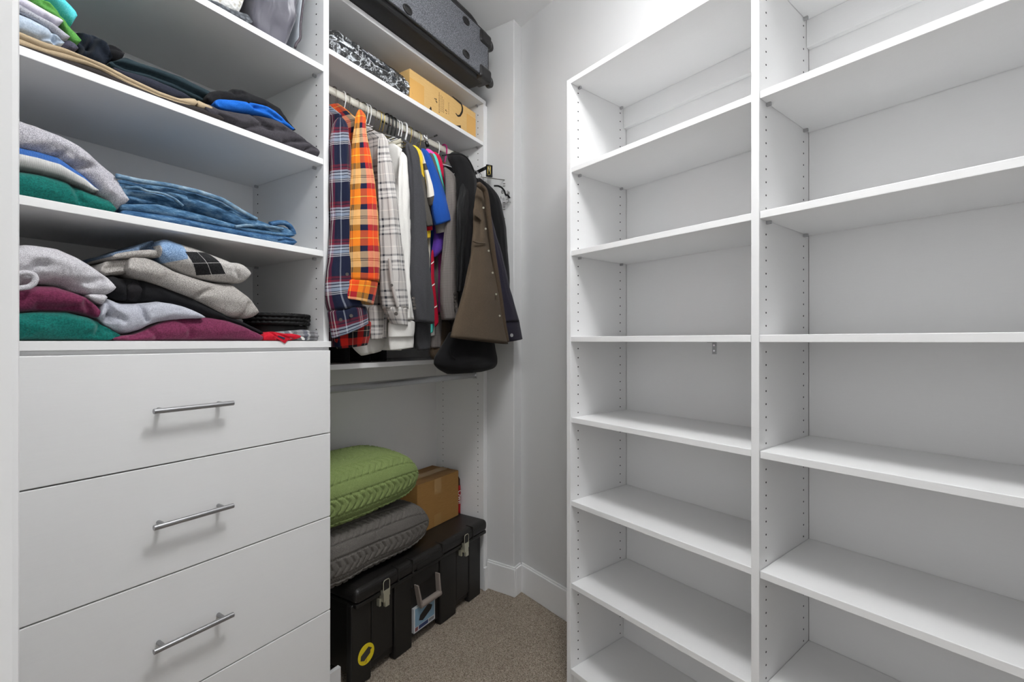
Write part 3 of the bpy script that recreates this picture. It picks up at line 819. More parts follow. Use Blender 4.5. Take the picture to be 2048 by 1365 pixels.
loaf('legs', [(228, 350, 405), (240, 351, 408), (279, 361, 408), (318, 366, 409), (337, 369, 412), (376, 377, 423), (396, 382, 429), (445, 398, 444), (484, 422, 455), (513, 437, 460), (540, 448, 465), (560, 452, 468), (575, 456, 469), (587, 466, 470)],
     Y3 + 0.004, 0.30, M_DENIM, jt, seed=51, wr=0.007, cdp=0.014, cw=0.005, rmax=0.04,
     creases=[[(234, 357), (300, 371), (337, 378), (400, 394), (445, 408), (475, 424), (500, 436)], [(250, 375), (290, 378), (330, 386), (355, 398), (372, 415)], [(255, 385), (300, 397), (345, 405), (376, 421)], [(380, 410), (395, 422), (450, 440)], [(380, 396), (440, 412), (462, 421)]])
wb = [(232, 348), (279, 358.5), (337, 366.5), (396, 379.5), (445, 395.5), (484, 419.5), (513, 435)]
V, Fc = tube(spline([atY(a, b + 4.0, Y3 + 0.004) for a, b in wb], 60), 0.0058, 8); mk('waistband', V, Fc, M_DENIML, jt)
V, Fc = tube(spline([atY(a, b, Y3 + 0.001) for a, b in [(470, 454), (490, 451), (520, 451.5), (545, 454), (566, 458)]], 40), 0.0040, 8); mk('pocket_hem', V, Fc, M_DENIML, jt)
V, Fc = tube(spline([atY(a, b, Y3 + 0.012) for a, b in [(540, 449), (557, 445.5), (570, 446), (580, 453), (586, 463), (587, 469)]], 40), 0.0075, 8); mk('hem', V, Fc, M_DENIM2, jt)
V, Fc = tube(spline([atY(a, b, Y3 + 0.0005) for a, b in [(250, 376), (275, 374), (292, 382), (325, 387), (350, 398), (366, 412)]], 40), 0.0030, 8); mk('fly_seam', V, Fc, M_DENIML, jt)
# --- counter on the drawers
Y4 = 1.290
fold('sweatshirt', 'green fleece sweatshirt folded at the left end of the counter', 'sweatshirt', G4,
     [(15, 626, 682), (44, 625, 682), (89, 622, 682), (140, 623, 682), (173, 632, 682), (198, 638.5, 682), (207, 651, 682), (220, 657.5, 681.5), (232, 664, 678), (239.5, 669, 673)],
     Y4, 0.33, M_GREEN, seed=61, wr=0.006, zfl=SH4 + 0.0003, creases=[[(196, 640), (201, 655), (199, 668)], [(205, 654), (214, 661), (228, 664)]], rmax=0.045)
fold('sweatshirt', 'maroon fleece sweatshirt on top of the green one', 'sweatshirt', G4,
     [(15, 583, 622), (44, 579.5, 623), (80, 570, 621.5), (114, 571, 622), (148, 581, 623), (178, 594.5, 630), (195, 611.5, 636), (207, 629, 635)],
     Y4 + 0.003, 0.32, M_MAROON, seed=63, wr=0.006, creases=[[(172, 606), (180, 618), (184, 630)], [(80, 612), (120, 615), (150, 612)]], rmax=0.04)
gs = thing('sweatshirt', 'light heather grey sweatshirt bulging on top of the maroon one', 'sweatshirt', tuple(atY(130, 570, 1.42)), 0, G4)
loaf('body', [(15, 480, 560), (44, 484, 571), (80, 487, 567), (106, 491.5, 568), (123, 495, 571), (148, 507, 580), (165, 514, 586), (185, 527, 591), (198, 536, 593), (212, 548, 592), (221, 555, 591), (230, 562, 589)],
     Y4 - 0.004, 0.31, M_HEATHERL, gs, seed=65, wr=0.006, tip=0.022, rmax=0.05, cdp=0.013, cw=0.007, creases=[[(60, 541), (75, 530), (90, 526)], [(115, 563), (150, 562), (180, 564), (205, 560)], [(130, 572), (160, 575)]])
loaf('sleeve', [(176, 589, 595), (186, 588, 601), (198, 587, 607), (207, 586, 609), (213, 590, 600)], Y4 + 0.004, 0.1, M_HEATHERL, gs, seed=66, wr=0.003, tip=0.004)
V, Fc = tube(spline([atY(a, b, Y4 - 0.009) for a, b in [(30, 577), (44, 576), (58, 574), (68, 567), (71.5, 558), (68, 550), (56, 546), (44, 546), (30, 548)]], 50), 0.0052, 8); mk('cuff', V, Fc, M_HEATHERL, gs)
fold('sweatshirt', 'maroon fleece sweatshirt folded flat in the middle of the counter', 'sweatshirt', G4,
     [(225, 674, 682), (243, 671, 682), (270, 669, 682), (290, 662, 682), (304, 655, 682), (331, 641.5, 682), (366, 635.5, 682), (410, 634, 682), (454, 637.5, 682), (489, 650, 682), (515, 665.5, 682), (528, 675, 681)],
     Y4 + 0.002, 0.30, M_MAROON, seed=67, wr=0.006, zfl=SH4 + 0.0003, creases=[[(303, 657), (312, 668), (318, 676)], [(262, 676), (290, 668), (304, 664)], [(365, 642), (380, 656), (384, 668)]], rmax=0.05)
fold('tee_shirt', 'cool grey tee twisted between the maroon sweatshirts', 'shirt', G4,
     [(200, 628, 640), (206, 606, 645), (212, 600, 650), (219, 595, 654), (235, 600, 665), (250, 606, 669), (262, 606, 668), (287, 606, 660), (304, 605, 650), (322, 603, 644), (348, 607.5, 640), (370, 614, 638), (390, 622, 637), (409, 633, 637)],
     Y4 - 0.003, 0.28, M_HEATHERC, seed=69, wr=0.007, rmax=0.045, creases=[[(219, 602), (222, 618), (221, 634)], [(222, 629), (238, 631), (252, 642)], [(205, 640), (225, 642), (235, 640)], [(286, 612), (290, 628), (296, 640)]], cdp=0.014, cw=0.005)
bj = thing('jacket', 'black jacket with a cuffed sleeve under the taupe knit', 'jacket', tuple(atY(350, 600, 1.42)), 0, G4)
loaf('body', [(210, 545, 590), (228, 548, 596), (243, 556, 600), (278, 557, 604), (313, 564, 605), (348, 578, 609), (383, 594, 620), (418, 610, 635), (454, 633, 642), (480, 642, 650), (505, 654, 662), (526, 664, 672)],
     Y4 + 0.014, 0.27, M_BLACK, bj, seed=71, wr=0.004, creases=[[(283, 557), (286, 575), (284, 600)], [(255, 560), (258, 580), (262, 600)]], cw=0.004)
loaf('cuff', [(254, 560, 600), (260, 558, 603), (270, 557.5, 604), (282, 557.5, 604)], Y4 + 0.0115, 0.06, fabric('black_rib', '#1b1a1c', '#2c2a2d', 700), bj, seed=72, wr=0.001, tip=0.003, n=30)
tk = thing('sweater', 'taupe heather knit sliding over the black jacket', 'sweater', tuple(atY(380, 570, 1.42)), 0, G4)
loaf('body', [(255, 522, 551), (262, 511, 553), (280, 512, 556), (296, 513, 560), (322, 523, 569.5), (348, 539, 580), (383, 551, 593), (418, 561, 611), (440, 564, 625), (462, 565.5, 635.5), (475, 566, 637), (489, 579, 636), (503, 592, 638), (511, 603, 640), (515, 611, 638)],
     Y4 - 0.006, 0.30, M_HEATHERT, tk, seed=73, wr=0.007, tip=0.024, rmax=0.05, creases=[[(395, 595), (410, 585), (428, 580)], [(489, 634), (497, 622), (500, 608)]], cw=0.006, cdp=0.012)
loaf('sleeve', [(200, 536, 548), (213, 525, 551), (232, 520, 549), (250, 517, 548), (266, 514, 543)], Y4 + 0.012, 0.2, M_HEATHERT, tk, seed=74, wr=0.004, creases=[[(215, 538), (235, 534), (262, 534)]])
def argyle():
    t = NT('argyle_knit')
    g = t.n('ShaderNodeNewGeometry')
    sp = t.n('ShaderNodeSeparateXYZ'); t.l(t.coord('Object'), sp.inputs[0])
    n = t.noise(t.coord(), 520, 2, 0.7)
    base = t.ramp(n, [(0.35, lin('#928f8c')), (0.65, lin('#d8d4d0'))])
    blue = t.ramp(n, [(0.35, lin('#54749c')), (0.65, lin('#a4bfde'))])
    dark = t.ramp(n, [(0.35, lin('#151516')), (0.7, lin('#353537'))])
    ctr = AC
    def local(px, py, ang, hx, hz):
        w = atY(px, py, Y4)
        dx = t.math('SUBTRACT', sp.outputs[0], float(w[0] - ctr[0])); dzz = t.math('SUBTRACT', sp.outputs[2], float(w[2] - ctr[2]))
        c, s = math.cos(ang), math.sin(ang)
        a = t.math('ADD', t.math('MULTIPLY', dx, c), t.math('MULTIPLY', dzz, s))
        b = t.math('ADD', t.math('MULTIPLY', dx, -s), t.math('MULTIPLY', dzz, c))
        return t.math('DIVIDE', a, hx), t.math('DIVIDE', b, hz)
    def diamond(px, py, ang, hx, hz):
        a, b = local(px, py, ang, hx, hz)
        return t.math('LESS_THAN', t.math('ADD', t.math('ABSOLUTE', a), t.math('ABSOLUTE', b)), 1.0), a, b
    d1, a1, b1 = diamond(410, 527, -0.42, 0.052, 0.034)
    d2, a2, b2 = diamond(346, 500, -0.55, 0.034, 0.042)
    c = t.mix(d2, base, blue); c = t.mix(d1, c, dark)
    for sgn in (1, -1):
        ln = t.math('LESS_THAN', t.math('ABSOLUTE', t.math('ADD', a1, t.math('MULTIPLY', b1, sgn * 1.0))), 0.022)
        dash = t.math('GREATER_THAN', t.math('FRACT', t.math('MULTIPLY', t.math('SUBTRACT', a1, t.math('MULTIPLY', b1, sgn)), 14.0)), 0.35)
        c = t.mix(t.math('MULTIPLY', t.math('MULTIPLY', ln, dash), 0.9), c, lin('#d9d7d4'))
    t.col(c); t.bump(n, 0.5, 0.0015)
    t.b.inputs['Sheen Weight'].default_value = 0.1
    return t.set(0.95, 0, 0.1)
AC = atY(390, 520, 1.42)
ag = thing('sweater', 'argyle sweater with a black diamond on top of the counter pile', 'sweater', tuple(AC), 0, G4)
M_ARG = argyle()
loaf('body', [(318, 478, 518), (327, 476, 524), (345, 477.5, 534), (383, 490, 550), (401, 496, 554.5), (418, 502, 558), (436, 509, 561), (454, 516, 563.5), (470, 523, 564.5), (485, 524, 566), (493, 526, 567), (499.5, 529, 565)],
     Y4 - 0.008, 0.29, M_ARG, ag, seed=75, wr=0.004, tip=0.022, rmax=0.045, creases=[[(470, 528), (473, 545), (482, 555)]], cw=0.005)
loaf('folded_hem', [(222, 506, 517), (235, 503, 518), (260, 498, 516), (280, 490, 513), (296, 484, 512), (312, 478.5, 514), (326, 477, 520)], Y4 + 0.012, 0.25, fabric('argyle_blue_knit', '#3c4a5c', '#7c93b0', 520, bump=0.5), ag, seed=76, wr=0.003, creases=[[(290, 502), (312, 490), (326, 486)]], cdp=0.03, cw=0.008)
loaf('sleeve', [(224, 509, 520), (240, 506, 517), (270, 501, 515), (300, 499, 514), (322, 501, 516)], Y4 + 0.004, 0.2, M_HEATHERT, ag, seed=77, wr=0.002)
# belt, red polo and plaid shirt at the right end of the counter
pb = fold('shirt', 'grey and blue plaid shirt folded flat under the coiled belt', 'shirt', G4,
     [(530, 668, 682), (560, 664, 682), (589, 661, 682), (610, 659.5, 682), (628, 661.5, 682), (640, 664.5, 682), (643, 668, 681)],
     Y4 + 0.004, 0.28, M_PLAID_B, seed=81, wr=0.002, zfl=SH4 + 0.0003, creases=[[(590, 668), (620, 667), (641, 669)], [(600, 676), (625, 675), (641, 676)]], cw=0.003, cdp=0.006)
rp = thing('polo_shirt', 'red folded polo with a dark neck label hanging over the counter edge', 'shirt', tuple(atY(565, 680, 1.30)), 0, G4)
loaf('body', [(525, 671, 682), (535, 666, 682), (550, 664.5, 682), (570, 668, 682), (585, 667.5, 681), (600, 671, 676)], 1.286, 0.12, M_RED, rp, seed=83, wr=0.003, zfl=SH4 + 0.0006, creases=[[(545, 665), (552, 672), (560, 681)], [(556, 667), (575, 675), (590, 678)]], cw=0.003, tip=0.006)
def flat_poly(name, pts, y, th, mat, parent):
    P = [atY(a, b, y) for a, b in pts]; n = len(P)
    V = P + [p + np.array((0, th, 0)) for p in P]
    Fc = [tuple(range(n)), tuple(range(2 * n - 1, n - 1, -1))] + [(i, n + i, n + (i + 1) % n, (i + 1) % n) for i in range(n)]
    return mk(name, V, Fc, mat, parent, smooth=False)
flat_poly('collar_flap', [(547, 673), (556, 671), (578, 679), (570, 687)], 1.2585, 0.003, M_RED, rp)
flat_poly('neck_label', [(555, 673), (557, 671.5), (571, 676), (568.5, 680)], 1.2575, 0.0008, plain('navy_label', '#20263f', 0.6), rp)
flat_poly('neck_print', [(599, 673), (606, 674), (610, 678), (609, 681), (604, 680), (603, 677)], 1.2865, 0.0008, plain('white_print', '#cfcfcb', 0.6), rp)
bl = thing('belt', 'black woven leather belt coiled on the counter', 'belt', tuple(atY(556, 660, 1.385)), 0, G4)
bc = atY(556, 650, 1.385); z0 = atY(556, 667, 1.345)[2]
for lev in range(3):
    P = []
    for k in range(300):
        a = 2 * math.pi * 3 * k / 300
        r = 0.094 - 0.0035 * (a / (2 * math.pi)) 
        P.append((bc[0] + r * math.cos(a + lev), bc[1] + r * math.sin(a + lev) * 0.82, z0 + 0.030 + 0.0115 * lev + 0.0012 * math.sin(k * 2.1 + lev)))
    mk('woven_strand', *tube(P, [0.0058 + 0.0014 * math.sin(k * 2.1 + lev * 1.5) for k in range(300)], 6), M_LEATHER, bl)
P = [(bc[0] + 0.088 * math.cos(a), bc[1] + 0.070 * math.sin(a)) for a in np.linspace(0, 2 * math.pi, 64, endpoint=False)]
V, Fc = prism(P, z0, z0 + 0.024); bev(mk('strap', V, Fc, M_LEATHER, bl, smooth=False), 0.004)

# --- cushions on the top shelf of the tower
def cushion(name, cx, cy, cz, hx, hy, hz, mat, parent, ex=4, rot=None, n=40, seed=0, wr=0.004):
    u = np.linspace(-1, 1, n); U, W = np.meshgrid(u, u, indexing='ij')
    T = (np.clip(1 - np.abs(U) ** ex, 0, 1) * np.clip(1 - np.abs(W) ** ex, 0, 1)) ** 0.42
    V = []; Fc = []
    for sgn in (1, -1):
        P = np.stack([U * hx * (1 - 0.05 * W ** 2), sgn * T * hy, W * hz * (1 - 0.05 * U ** 2)], -1)
        P += (vnoise(P * 14 + seed, seed)[..., None] * np.array((0, 1, 0))) * wr * T[..., None]
        b = len(V); V += list(P.reshape(-1, 3))
        for i in range(n - 1):
            for k in range(n - 1):
                q = (b + i * n + k, b + (i + 1) * n + k, b + (i + 1) * n + k + 1, b + i * n + k + 1)
                Fc.append(q if sgn < 0 else q[::-1])
    V = np.array(V)
    if rot is not None: V = V @ np.array(rot).T
    return mk(name, V + np.array((cx, cy, cz)), Fc, mat, parent)
M_SATIN = NT('pewter_satin'); M_SATIN.col(lin('#55545e')); M_SATIN.bump(M_SATIN.noise(M_SATIN.coord(), 40, 3), 0.25, 0.004); M_SATIN = M_SATIN.set(0.38, 0, 0.5, Sheen_Weight=0.3)
M_SATINL = plain('pale_satin', '#b9c0c8', 0.45)
sc = thing('throw_pillow', 'pewter satin pillow with dark piping standing on the top shelf', 'pillow', (0.80, 1.42, SH1))
loaf('pillow_face', [(505, -190, 53), (509, -230, 56), (530, -250, 66), (560, -250, 82), (585, -235, 96), (597, -210, 96), (603, -170, 70)], 1.285, 0.30, M_SATIN, sc, seed=91, wr=0.012, rmax=0.05, tip=0.012, zfl=SH1 + 0.0005, creases=[[(529, 62), (545, 58), (565, 62), (578, 72)], [(570, 83), (590, 81), (600, 79)]], cw=0.008)
loaf('pillow_back', [(594, -190, 60), (599, -210, 100), (606, -210, 104), (613, -190, 50), (621, -150, 2)], 1.300, 0.29, M_SATINL, sc, seed=92, wr=0.004, rmax=0.05, tip=0.01, zfl=SH1 + 0.0005)
mk('piping', *tube(spline([atY(a, b, 1.284) for a, b in [(606, -180), (607, -60), (607, 0), (604, 25), (601, 48), (601, 78), (591, 88), (590, 96)]], 60), 0.0035, 8), plain('piping_plum', '#3b333a', 0.6), sc)
def hexmesh():
    t = NT('cream_hex_mesh_knit')
    v = t.n('ShaderNodeTexVoronoi'); v.inputs['Scale'].default_value = 115
    t.l(t.coord(), v.inputs['Vector'])
    t.col(t.ramp(v.outputs['Distance'], [(0.15, lin('#cdc8b8')), (0.5, lin('#ececea'))]))
    t.bump(v.outputs['Distance'], 0.7, 0.003); return t.set(0.85, 0, 0.2)
def quilt():
    t = NT('grey_quilted_gusset')
    v = t.n('ShaderNodeTexVoronoi'); v.inputs['Scale'].default_value = 85
    t.l(t.coord('Object', (1, 1, 1.5)), v.inputs['Vector'])
    t.col(t.ramp(v.outputs['Distance'], [(0.2, lin('#73777d')), (0.6, lin('#4a4d52'))]))
    t.bump(v.outputs['Distance'], 0.6, 0.004); return t.set(0.85, 0, 0.2)
fp = thing('foam_pillow', 'cream mesh foam pillow with grey quilted edge on the top shelf', 'pillow', (0.55, 1.42, SH1))
loaf('cover', [(260, -260, -88), (330, -230, -46), (415, -220, -4), (450, -215, 10), (480, -210, 24), (499, -200, 38), (507, -160, 20)], 1.287, 0.28, hexmesh(), fp, seed=93, wr=0.004, rmax=0.06, tip=0.015, zfl=SH1 + 0.012)
loaf('gusset', [(260, -88, -66), (330, -50, -38), (415, -2, 1), (435, 4, 13), (460, 16, 28), (486, 24, 42), (497, 26, 47), (503, 38, 50)], 1.284, 0.28, quilt(), fp, seed=94, wr=0.002, tip=0.006, zfl=SH1 + 0.0006)

# ================================================================== HANGING CLOTHES
GH = 'clothes hanging on the upper rod'
def gx(px, y=1.27): return atY(px, 400, y)[0]
def garment(name, label, cat, x, zbase=-0.04):
    return thing(name, label, cat, (x, 1.45, H + zbase), 0, GH)
def button(px, py, y, r, mat, parent, name='button'):
    c = atY(px, py, y)
    return mk(name, *join([cyl(c, c + np.array((-0.0010, -0.0022, 0)), r, 14)]), mat, parent, smooth=False)
M_BTN = plain('dark_button', '#4a4541', 0.25)
# 1 navy plaid shirt
g = garment('flannel_shirt', 'navy and maroon plaid flannel shirt nearest the drawer tower', 'shirt', gx(672))
torso('body', 0.985, 0.022, 1.285, 1.655, 0.735, 0.83, -0.02, M_PLAID_N, g, seed=101)
hang('sleeve', [(668, 234, 693, 238, 1.262), (662, 262, 697, 262, 1.255), (660, 300, 700, 300, 1.255), (661, 350, 702, 350, 1.255), (662, 400, 702, 400, 1.255), (662, 440, 702, 440, 1.255), (659, 480, 704, 480, 1.255), (656, 525, 706, 522, 1.25), (650, 570, 710, 566, 1.25), (647, 598, 716, 592, 1.25), (653, 622, 727, 612, 1.25)], M_PLAID_N, g, rho=0.5, fold=0.007, seed=102)
hang('cuff', [(653, 619, 731, 609, 1.249), (656, 632, 734, 618, 1.249), (659, 650, 736, 630, 1.249), (664, 677, 737, 645, 1.249)], M_PLAID_N, g, rho=0.4, fold=0.003, seed=103, n=20, uoff=0.02)
button(681, 640, 1.213, 0.0055, M_BTN, g); button(702, 632, 1.216, 0.0055, M_BTN, g)
hang('shirt_tail', [(668, 640, 742, 640, 1.30), (666, 660, 742, 655, 1.30), (668, 680, 740, 674, 1.30), (673, 698, 735, 690, 1.30)], M_PLAID_R, g, rho=0.35, fold=0.004, seed=104, n=24)
# 2 orange plaid shirt
g = garment('flannel_shirt', 'orange plaid flannel shirt hanging second from the tower', 'shirt', gx(725))
torso('body', 1.060, 0.024, 1.285, 1.655, 0.745, 0.842, 0.0, M_PLAID_O, g, seed=111)
hang('sleeve', [(712, 219, 727, 221, 1.268), (713, 231, 731, 231, 1.262), (710, 257, 730, 257, 1.258), (706, 282, 735, 282, 1.255), (703, 307, 740, 307, 1.25), (702, 344, 746, 344, 1.25), (699, 374, 750, 374, 1.245), (696, 405, 752, 405, 1.245), (694, 436, 755, 436, 1.24), (691, 480, 757, 480, 1.24), (690, 509, 759, 509, 1.24), (691, 540, 759, 542, 1.24), (691, 560, 757, 564, 1.24)], M_PLAID_O, g, rho=0.55, fold=0.004, seed=112, uoff=-0.036)
hang('cuff', [(689, 556, 757, 560, 1.239), (688, 566, 755, 572, 1.239), (686, 580, 751, 592, 1.239), (684.5, 597, 747, 611, 1.239)], M_PLAID_O, g, rho=0.5, fold=0.004, seed=113, n=20, uoff=0.03)
button(694, 549, 1.2, 0.005, M_BTN, g)
# 3 grey plaid shirt
g = garment('flannel_shirt', 'pale grey plaid flannel shirt between the orange plaid and white shirts', 'shirt', gx(780))
torso('body', 1.185, 0.026, 1.29, 1.655, 0.735, 0.81, 0.01, M_PLAID_G, g, seed=121)
hang('sleeve', [(756, 266, 771, 270, 1.268), (758, 282, 774, 282, 1.262), (756, 307, 778, 307, 1.257), (755, 344, 787, 344, 1.252), (757, 374, 791, 374, 1.25), (758, 405, 796, 405, 1.25), (759, 440, 800, 440, 1.25), (760, 480, 804, 480, 1.25), (759, 509, 808, 509, 1.25), (760, 545, 812, 545, 1.25), (761, 588, 815, 588, 1.25), (766, 618, 816, 618, 1.25)], M_PLAID_G, g, rho=0.6, fold=0.006, seed=122)
hang('cuff', [(765, 612, 816, 614, 1.249), (770, 626, 817, 628, 1.249), (776, 638, 818, 640, 1.249), (783, 648, 818, 653, 1.249)], M_PLAID_G, g, rho=0.6, fold=0.005, seed=123, n=20, uoff=0.03)
V, Fc = tube(spline([atY(a, b, 1.215) for a, b in [(779, 517), (781, 540), (784, 565), (789, 590), (796, 615)]], 40), 0.0062, 8); mk('placket', V, Fc, M_PLAID_G, g)
button(783, 571, 1.207, 0.005, M_BTN, g); button(792, 628, 1.212, 0.0065, M_BTN, g); button(775, 632, 1.212, 0.0055, M_BTN, g)
hang('shirt_tail', [(736, 610, 772, 612, 1.31), (738, 640, 772, 640, 1.31), (740, 660, 772, 660, 1.31), (742, 680, 768, 678, 1.31)], M_PLAID_G, g, rho=0.4, fold=0.003, seed=124, n=22)
# 4 white dress shirt
g = garment('dress_shirt', 'white dress shirt hanging beside the charcoal suit jacket', 'shirt', gx(803))
torso('body', 1.255, 0.020, 1.29, 1.655, 0.72, 0.80, -0.035, M_WHITE, g, seed=131)
hang('sleeve', [(797, 303, 811, 306, 1.272), (796, 321, 815, 321, 1.268), (792, 347, 816, 347, 1.264), (789, 378, 817, 378, 1.262), (790, 424, 818, 424, 1.262), (792, 480, 819, 480, 1.262), (790, 540, 822, 540, 1.262), (784, 600, 826, 600, 1.264), (778, 640, 829, 640, 1.266)], M_WHITE, g, rho=0.5, fold=0.008, seed=132)
hang('cuff', [(776, 640, 830, 640, 1.266), (776, 652, 830, 650, 1.266), (776, 664, 829, 664, 1.266), (776, 675, 827, 674, 1.266)], M_WHITE, g, rho=0.45, fold=0.001, seed=133, n=16)
hang('shirt_tail', [(776, 668, 827, 668, 1.272), (777, 690, 827, 686, 1.272), (779, 701, 826, 695, 1.272)], M_WHITE, g, rho=0.35, fold=0.002, seed=134, n=16)
g = garment('dress_shirt', 'off white shirt tail hanging lowest behind the plaid shirts', 'shirt', gx(730))
hang('shirt_tail', [(680, 560, 770, 560, 1.38), (690, 660, 772, 655, 1.37), (700, 690, 771, 680, 1.36), (712, 704, 768, 692, 1.36), (722, 712, 762, 702, 1.36)], M_WHITE, g, rho=0.3, fold=0.004, seed=136, n=30)
# 5 charcoal suit jacket
g = garment('suit_jacket', 'charcoal wool suit jacket with four sleeve buttons', 'jacket', gx(838))
torso('body', 1.348, 0.020, 1.285, 1.655, 0.74, 0.835, -0.03, M_SUIT, g, seed=141)
hang('sleeve', [(806, 284, 826, 291, 1.285), (811, 297, 833, 302, 1.27), (815, 321, 838, 321, 1.262), (816, 347, 841, 347, 1.256), (816, 378, 845, 378, 1.252), (815, 424, 850, 424, 1.25), (813.5, 470, 853, 470, 1.25), (812.5, 519, 858, 519, 1.248), (813.5, 578, 863, 578, 1.246), (818, 618, 865, 620, 1.246), (823, 643, 866, 649, 1.246)], M_SUIT, g, rho=0.75, fold=0.007, seed=142)
for px, py in ((827, 597), (827.5, 603.5), (828.5, 610), (829, 617)):
    button(px, py, 1.205, 0.0055, M_BTN, g)
hang('jacket_hem', [(826, 630, 862, 630, 1.285), (827, 660, 862, 660, 1.285), (829, 690, 861, 690, 1.285), (834, 701, 860, 699, 1.285)], M_SUIT, g, rho=0.5, fold=0.003, seed=143, n=20)
# 6.. polos and tees
def polo(label, sts, mat, bx, zb=0.12, zn=0.80, seed=0, rho=0.55, cat='shirt', name='polo_shirt', fold=0.002, back=1.65):
    g = garment(name, label, cat, bx)
    hang('sleeve', sts, mat, g, rho=rho, fold=fold, seed=seed, n=40)
    torso('body', bx, 0.0065, 1.31, back, 0.70, zn, zb, mat, g, seed=seed + 1, fold=0.002)
    return g
polo('bright yellow polo shirt right behind the suit jacket', [(822, 289, 835, 294, 1.30), (828, 301, 842, 303, 1.29), (834, 313, 845, 313, 1.285), (838, 330, 850, 330, 1.282), (842, 356, 853, 356, 1.28), (846, 380, 855, 380, 1.28), (848, 400, 856, 400, 1.28)], M_YELLOW, 1.41, seed=151)
g = polo('grey brown polo sleeve hanging just behind the suit sleeve', [(838, 318, 846, 320, 1.30), (840, 350, 850, 350, 1.282), (842, 390, 854, 390, 1.27), (844, 420, 860, 420, 1.262), (848, 440, 865, 439, 1.258), (852, 454, 866, 452, 1.258)], M_POLO, 1.385, seed=153)
hang('red_hem', [(851, 445, 865, 444, 1.275), (852, 462, 865, 461, 1.275)], M_RED, g, rho=0.5, fold=0, n=10)
hang('yellow_hem', [(852, 455, 862, 455, 1.28), (853, 477, 861, 476, 1.28)], M_YELLOW, g, rho=0.5, fold=0, n=10)
def rugby():
    t = NT('cream_rugby_stripe')
    uv = t.n('ShaderNodeSeparateXYZ'); t.l(t.coord('UV'), uv.inputs[0])
    c = t.ramp(t.math('MULTIPLY', uv.outputs[1], 3.6), [(0, lin('#d9d3c6')), (0.20, lin('#4a4641')), (0.30, lin('#e0dace')), (0.66, lin('#4a4641')), (0.78, lin('#e0dace')), (0.86, lin('#7d776c')), (0.875, lin('#e0dace'))], 'CONSTANT')
    t.col(c); t.bump(t.noise(t.coord(), 800, 2), 0.2, 0.001); return t.set(0.9, 0, 0.15)
polo('cream polo shirt with dark sleeve stripes', [(841, 300, 849, 303, 1.285), (845, 318, 852, 318, 1.275), (848, 336, 857, 336, 1.265), (852, 356, 864, 356, 1.258), (854, 374, 870, 372, 1.252), (855, 396, 875, 388, 1.25), (858, 414, 876, 397, 1.25)], rugby(), 1.436, seed=155)
polo('royal blue polo shirt with a wide sleeve', [(840, 296, 852, 299, 1.285), (847, 310, 859, 309, 1.272), (850, 322, 865, 322, 1.265), (857, 347, 875, 347, 1.255), (862, 381, 887, 381, 1.245), (862, 408, 896, 408, 1.24), (864, 430, 902, 427, 1.238), (869, 452, 905, 437, 1.238)], M_BLUEPOLO, 1.461, seed=157)
polo('small pink shirt shoulder showing behind the blue polo', [(850, 297, 860, 299, 1.31), (853, 306, 868, 307, 1.30), (858, 330, 872, 330, 1.295), (864, 360, 876, 360, 1.29)], M_PINK, 1.506, seed=159)
polo('mid grey tee sleeve between the blue polo and aqua tee', [(857, 305, 865, 307, 1.285), (863, 325, 871, 325, 1.272), (869, 350, 878, 350, 1.262), (876, 375, 886, 375, 1.256), (884, 398, 891, 397, 1.255)], M_POLO, 1.545, seed=161, name='tee_shirt')
polo('aqua green tee hanging between grey and red shirts', [(864, 306, 871, 309, 1.285), (870, 320, 876, 320, 1.277), (871, 331, 879, 331, 1.272), (875, 356, 885, 356, 1.265), (881, 378, 890, 378, 1.262), (888, 398, 893, 397, 1.262)], M_TEAL, 1.565, seed=163, name='tee_shirt')
polo('crimson polo shirt beside the checked jacket', [(862, 303, 876, 306, 1.30), (872, 316, 881, 316, 1.288), (876, 329, 885, 329, 1.28), (882, 356, 890, 356, 1.274), (888, 380, 895, 380, 1.27), (893, 420, 899, 420, 1.27), (896, 460, 899, 460, 1.27)], M_REDPOLO, 1.586, seed=165)
polo('warm grey tee with a folded sleeve under the blue polo', [(862, 420, 898, 420, 1.275), (866, 436, 905, 436, 1.262), (871, 455, 909, 447, 1.256), (873, 468, 911, 457, 1.256)], M_GREYTEE2, 1.484, seed=167, name='tee_shirt', zn=0.77)
polo('purple tee sleeve drooping lowest under the grey tee', [(866, 440, 895, 440, 1.295), (868, 462, 897, 462, 1.285), (866, 485, 897, 478, 1.28), (862, 508, 890, 496, 1.28), (866, 516, 878, 508, 1.28)], M_PURPLE, 1.526, seed=169, name='tee_shirt', zn=0.77, rho=0.5)
# red tie
M_TIE = NT('crimson_stripe_silk')
uvn = M_TIE.n('ShaderNodeSeparateXYZ'); M_TIE.l(M_TIE.coord('UV'), uvn.inputs[0])
sv = M_TIE.math('FRACT', M_TIE.math('ADD', M_TIE.math('DIVIDE', M_TIE.math('ADD', uvn.outputs[1], M_TIE.math('MULTIPLY', uvn.outputs[0], 0.45)), 0.087), 0.45))
M_TIE.col(M_TIE.mix(M_TIE.math('LESS_THAN', sv, 0.055), lin('#a5102a'), lin('#efe9e4'))); M_TIE = M_TIE.set(0.45, 0, 0.4)
tag(hang('necktie', [(863, 500, 867, 500, 1.25), (862, 520, 868, 520, 1.25), (862, 557, 868.5, 557, 1.25), (863.5, 596, 872.5, 596, 1.25), (867, 637, 877, 636, 1.25), (870, 656, 877, 646, 1.25)], M_TIE, None, rho=0.18, fold=0, n=40), 'crimson necktie with thin white stripes between the jackets', 'tie', GH)
g = garment('tee_shirt', 'aqua and white shirt corner showing below the necktie', 'shirt', gx(865))
hang('aqua_hem', [(856, 640, 868, 640, 1.275), (857, 655, 868, 655, 1.275), (858, 668, 866, 664, 1.275)], M_TEAL, g, rho=0.4, fold=0.001, n=14)
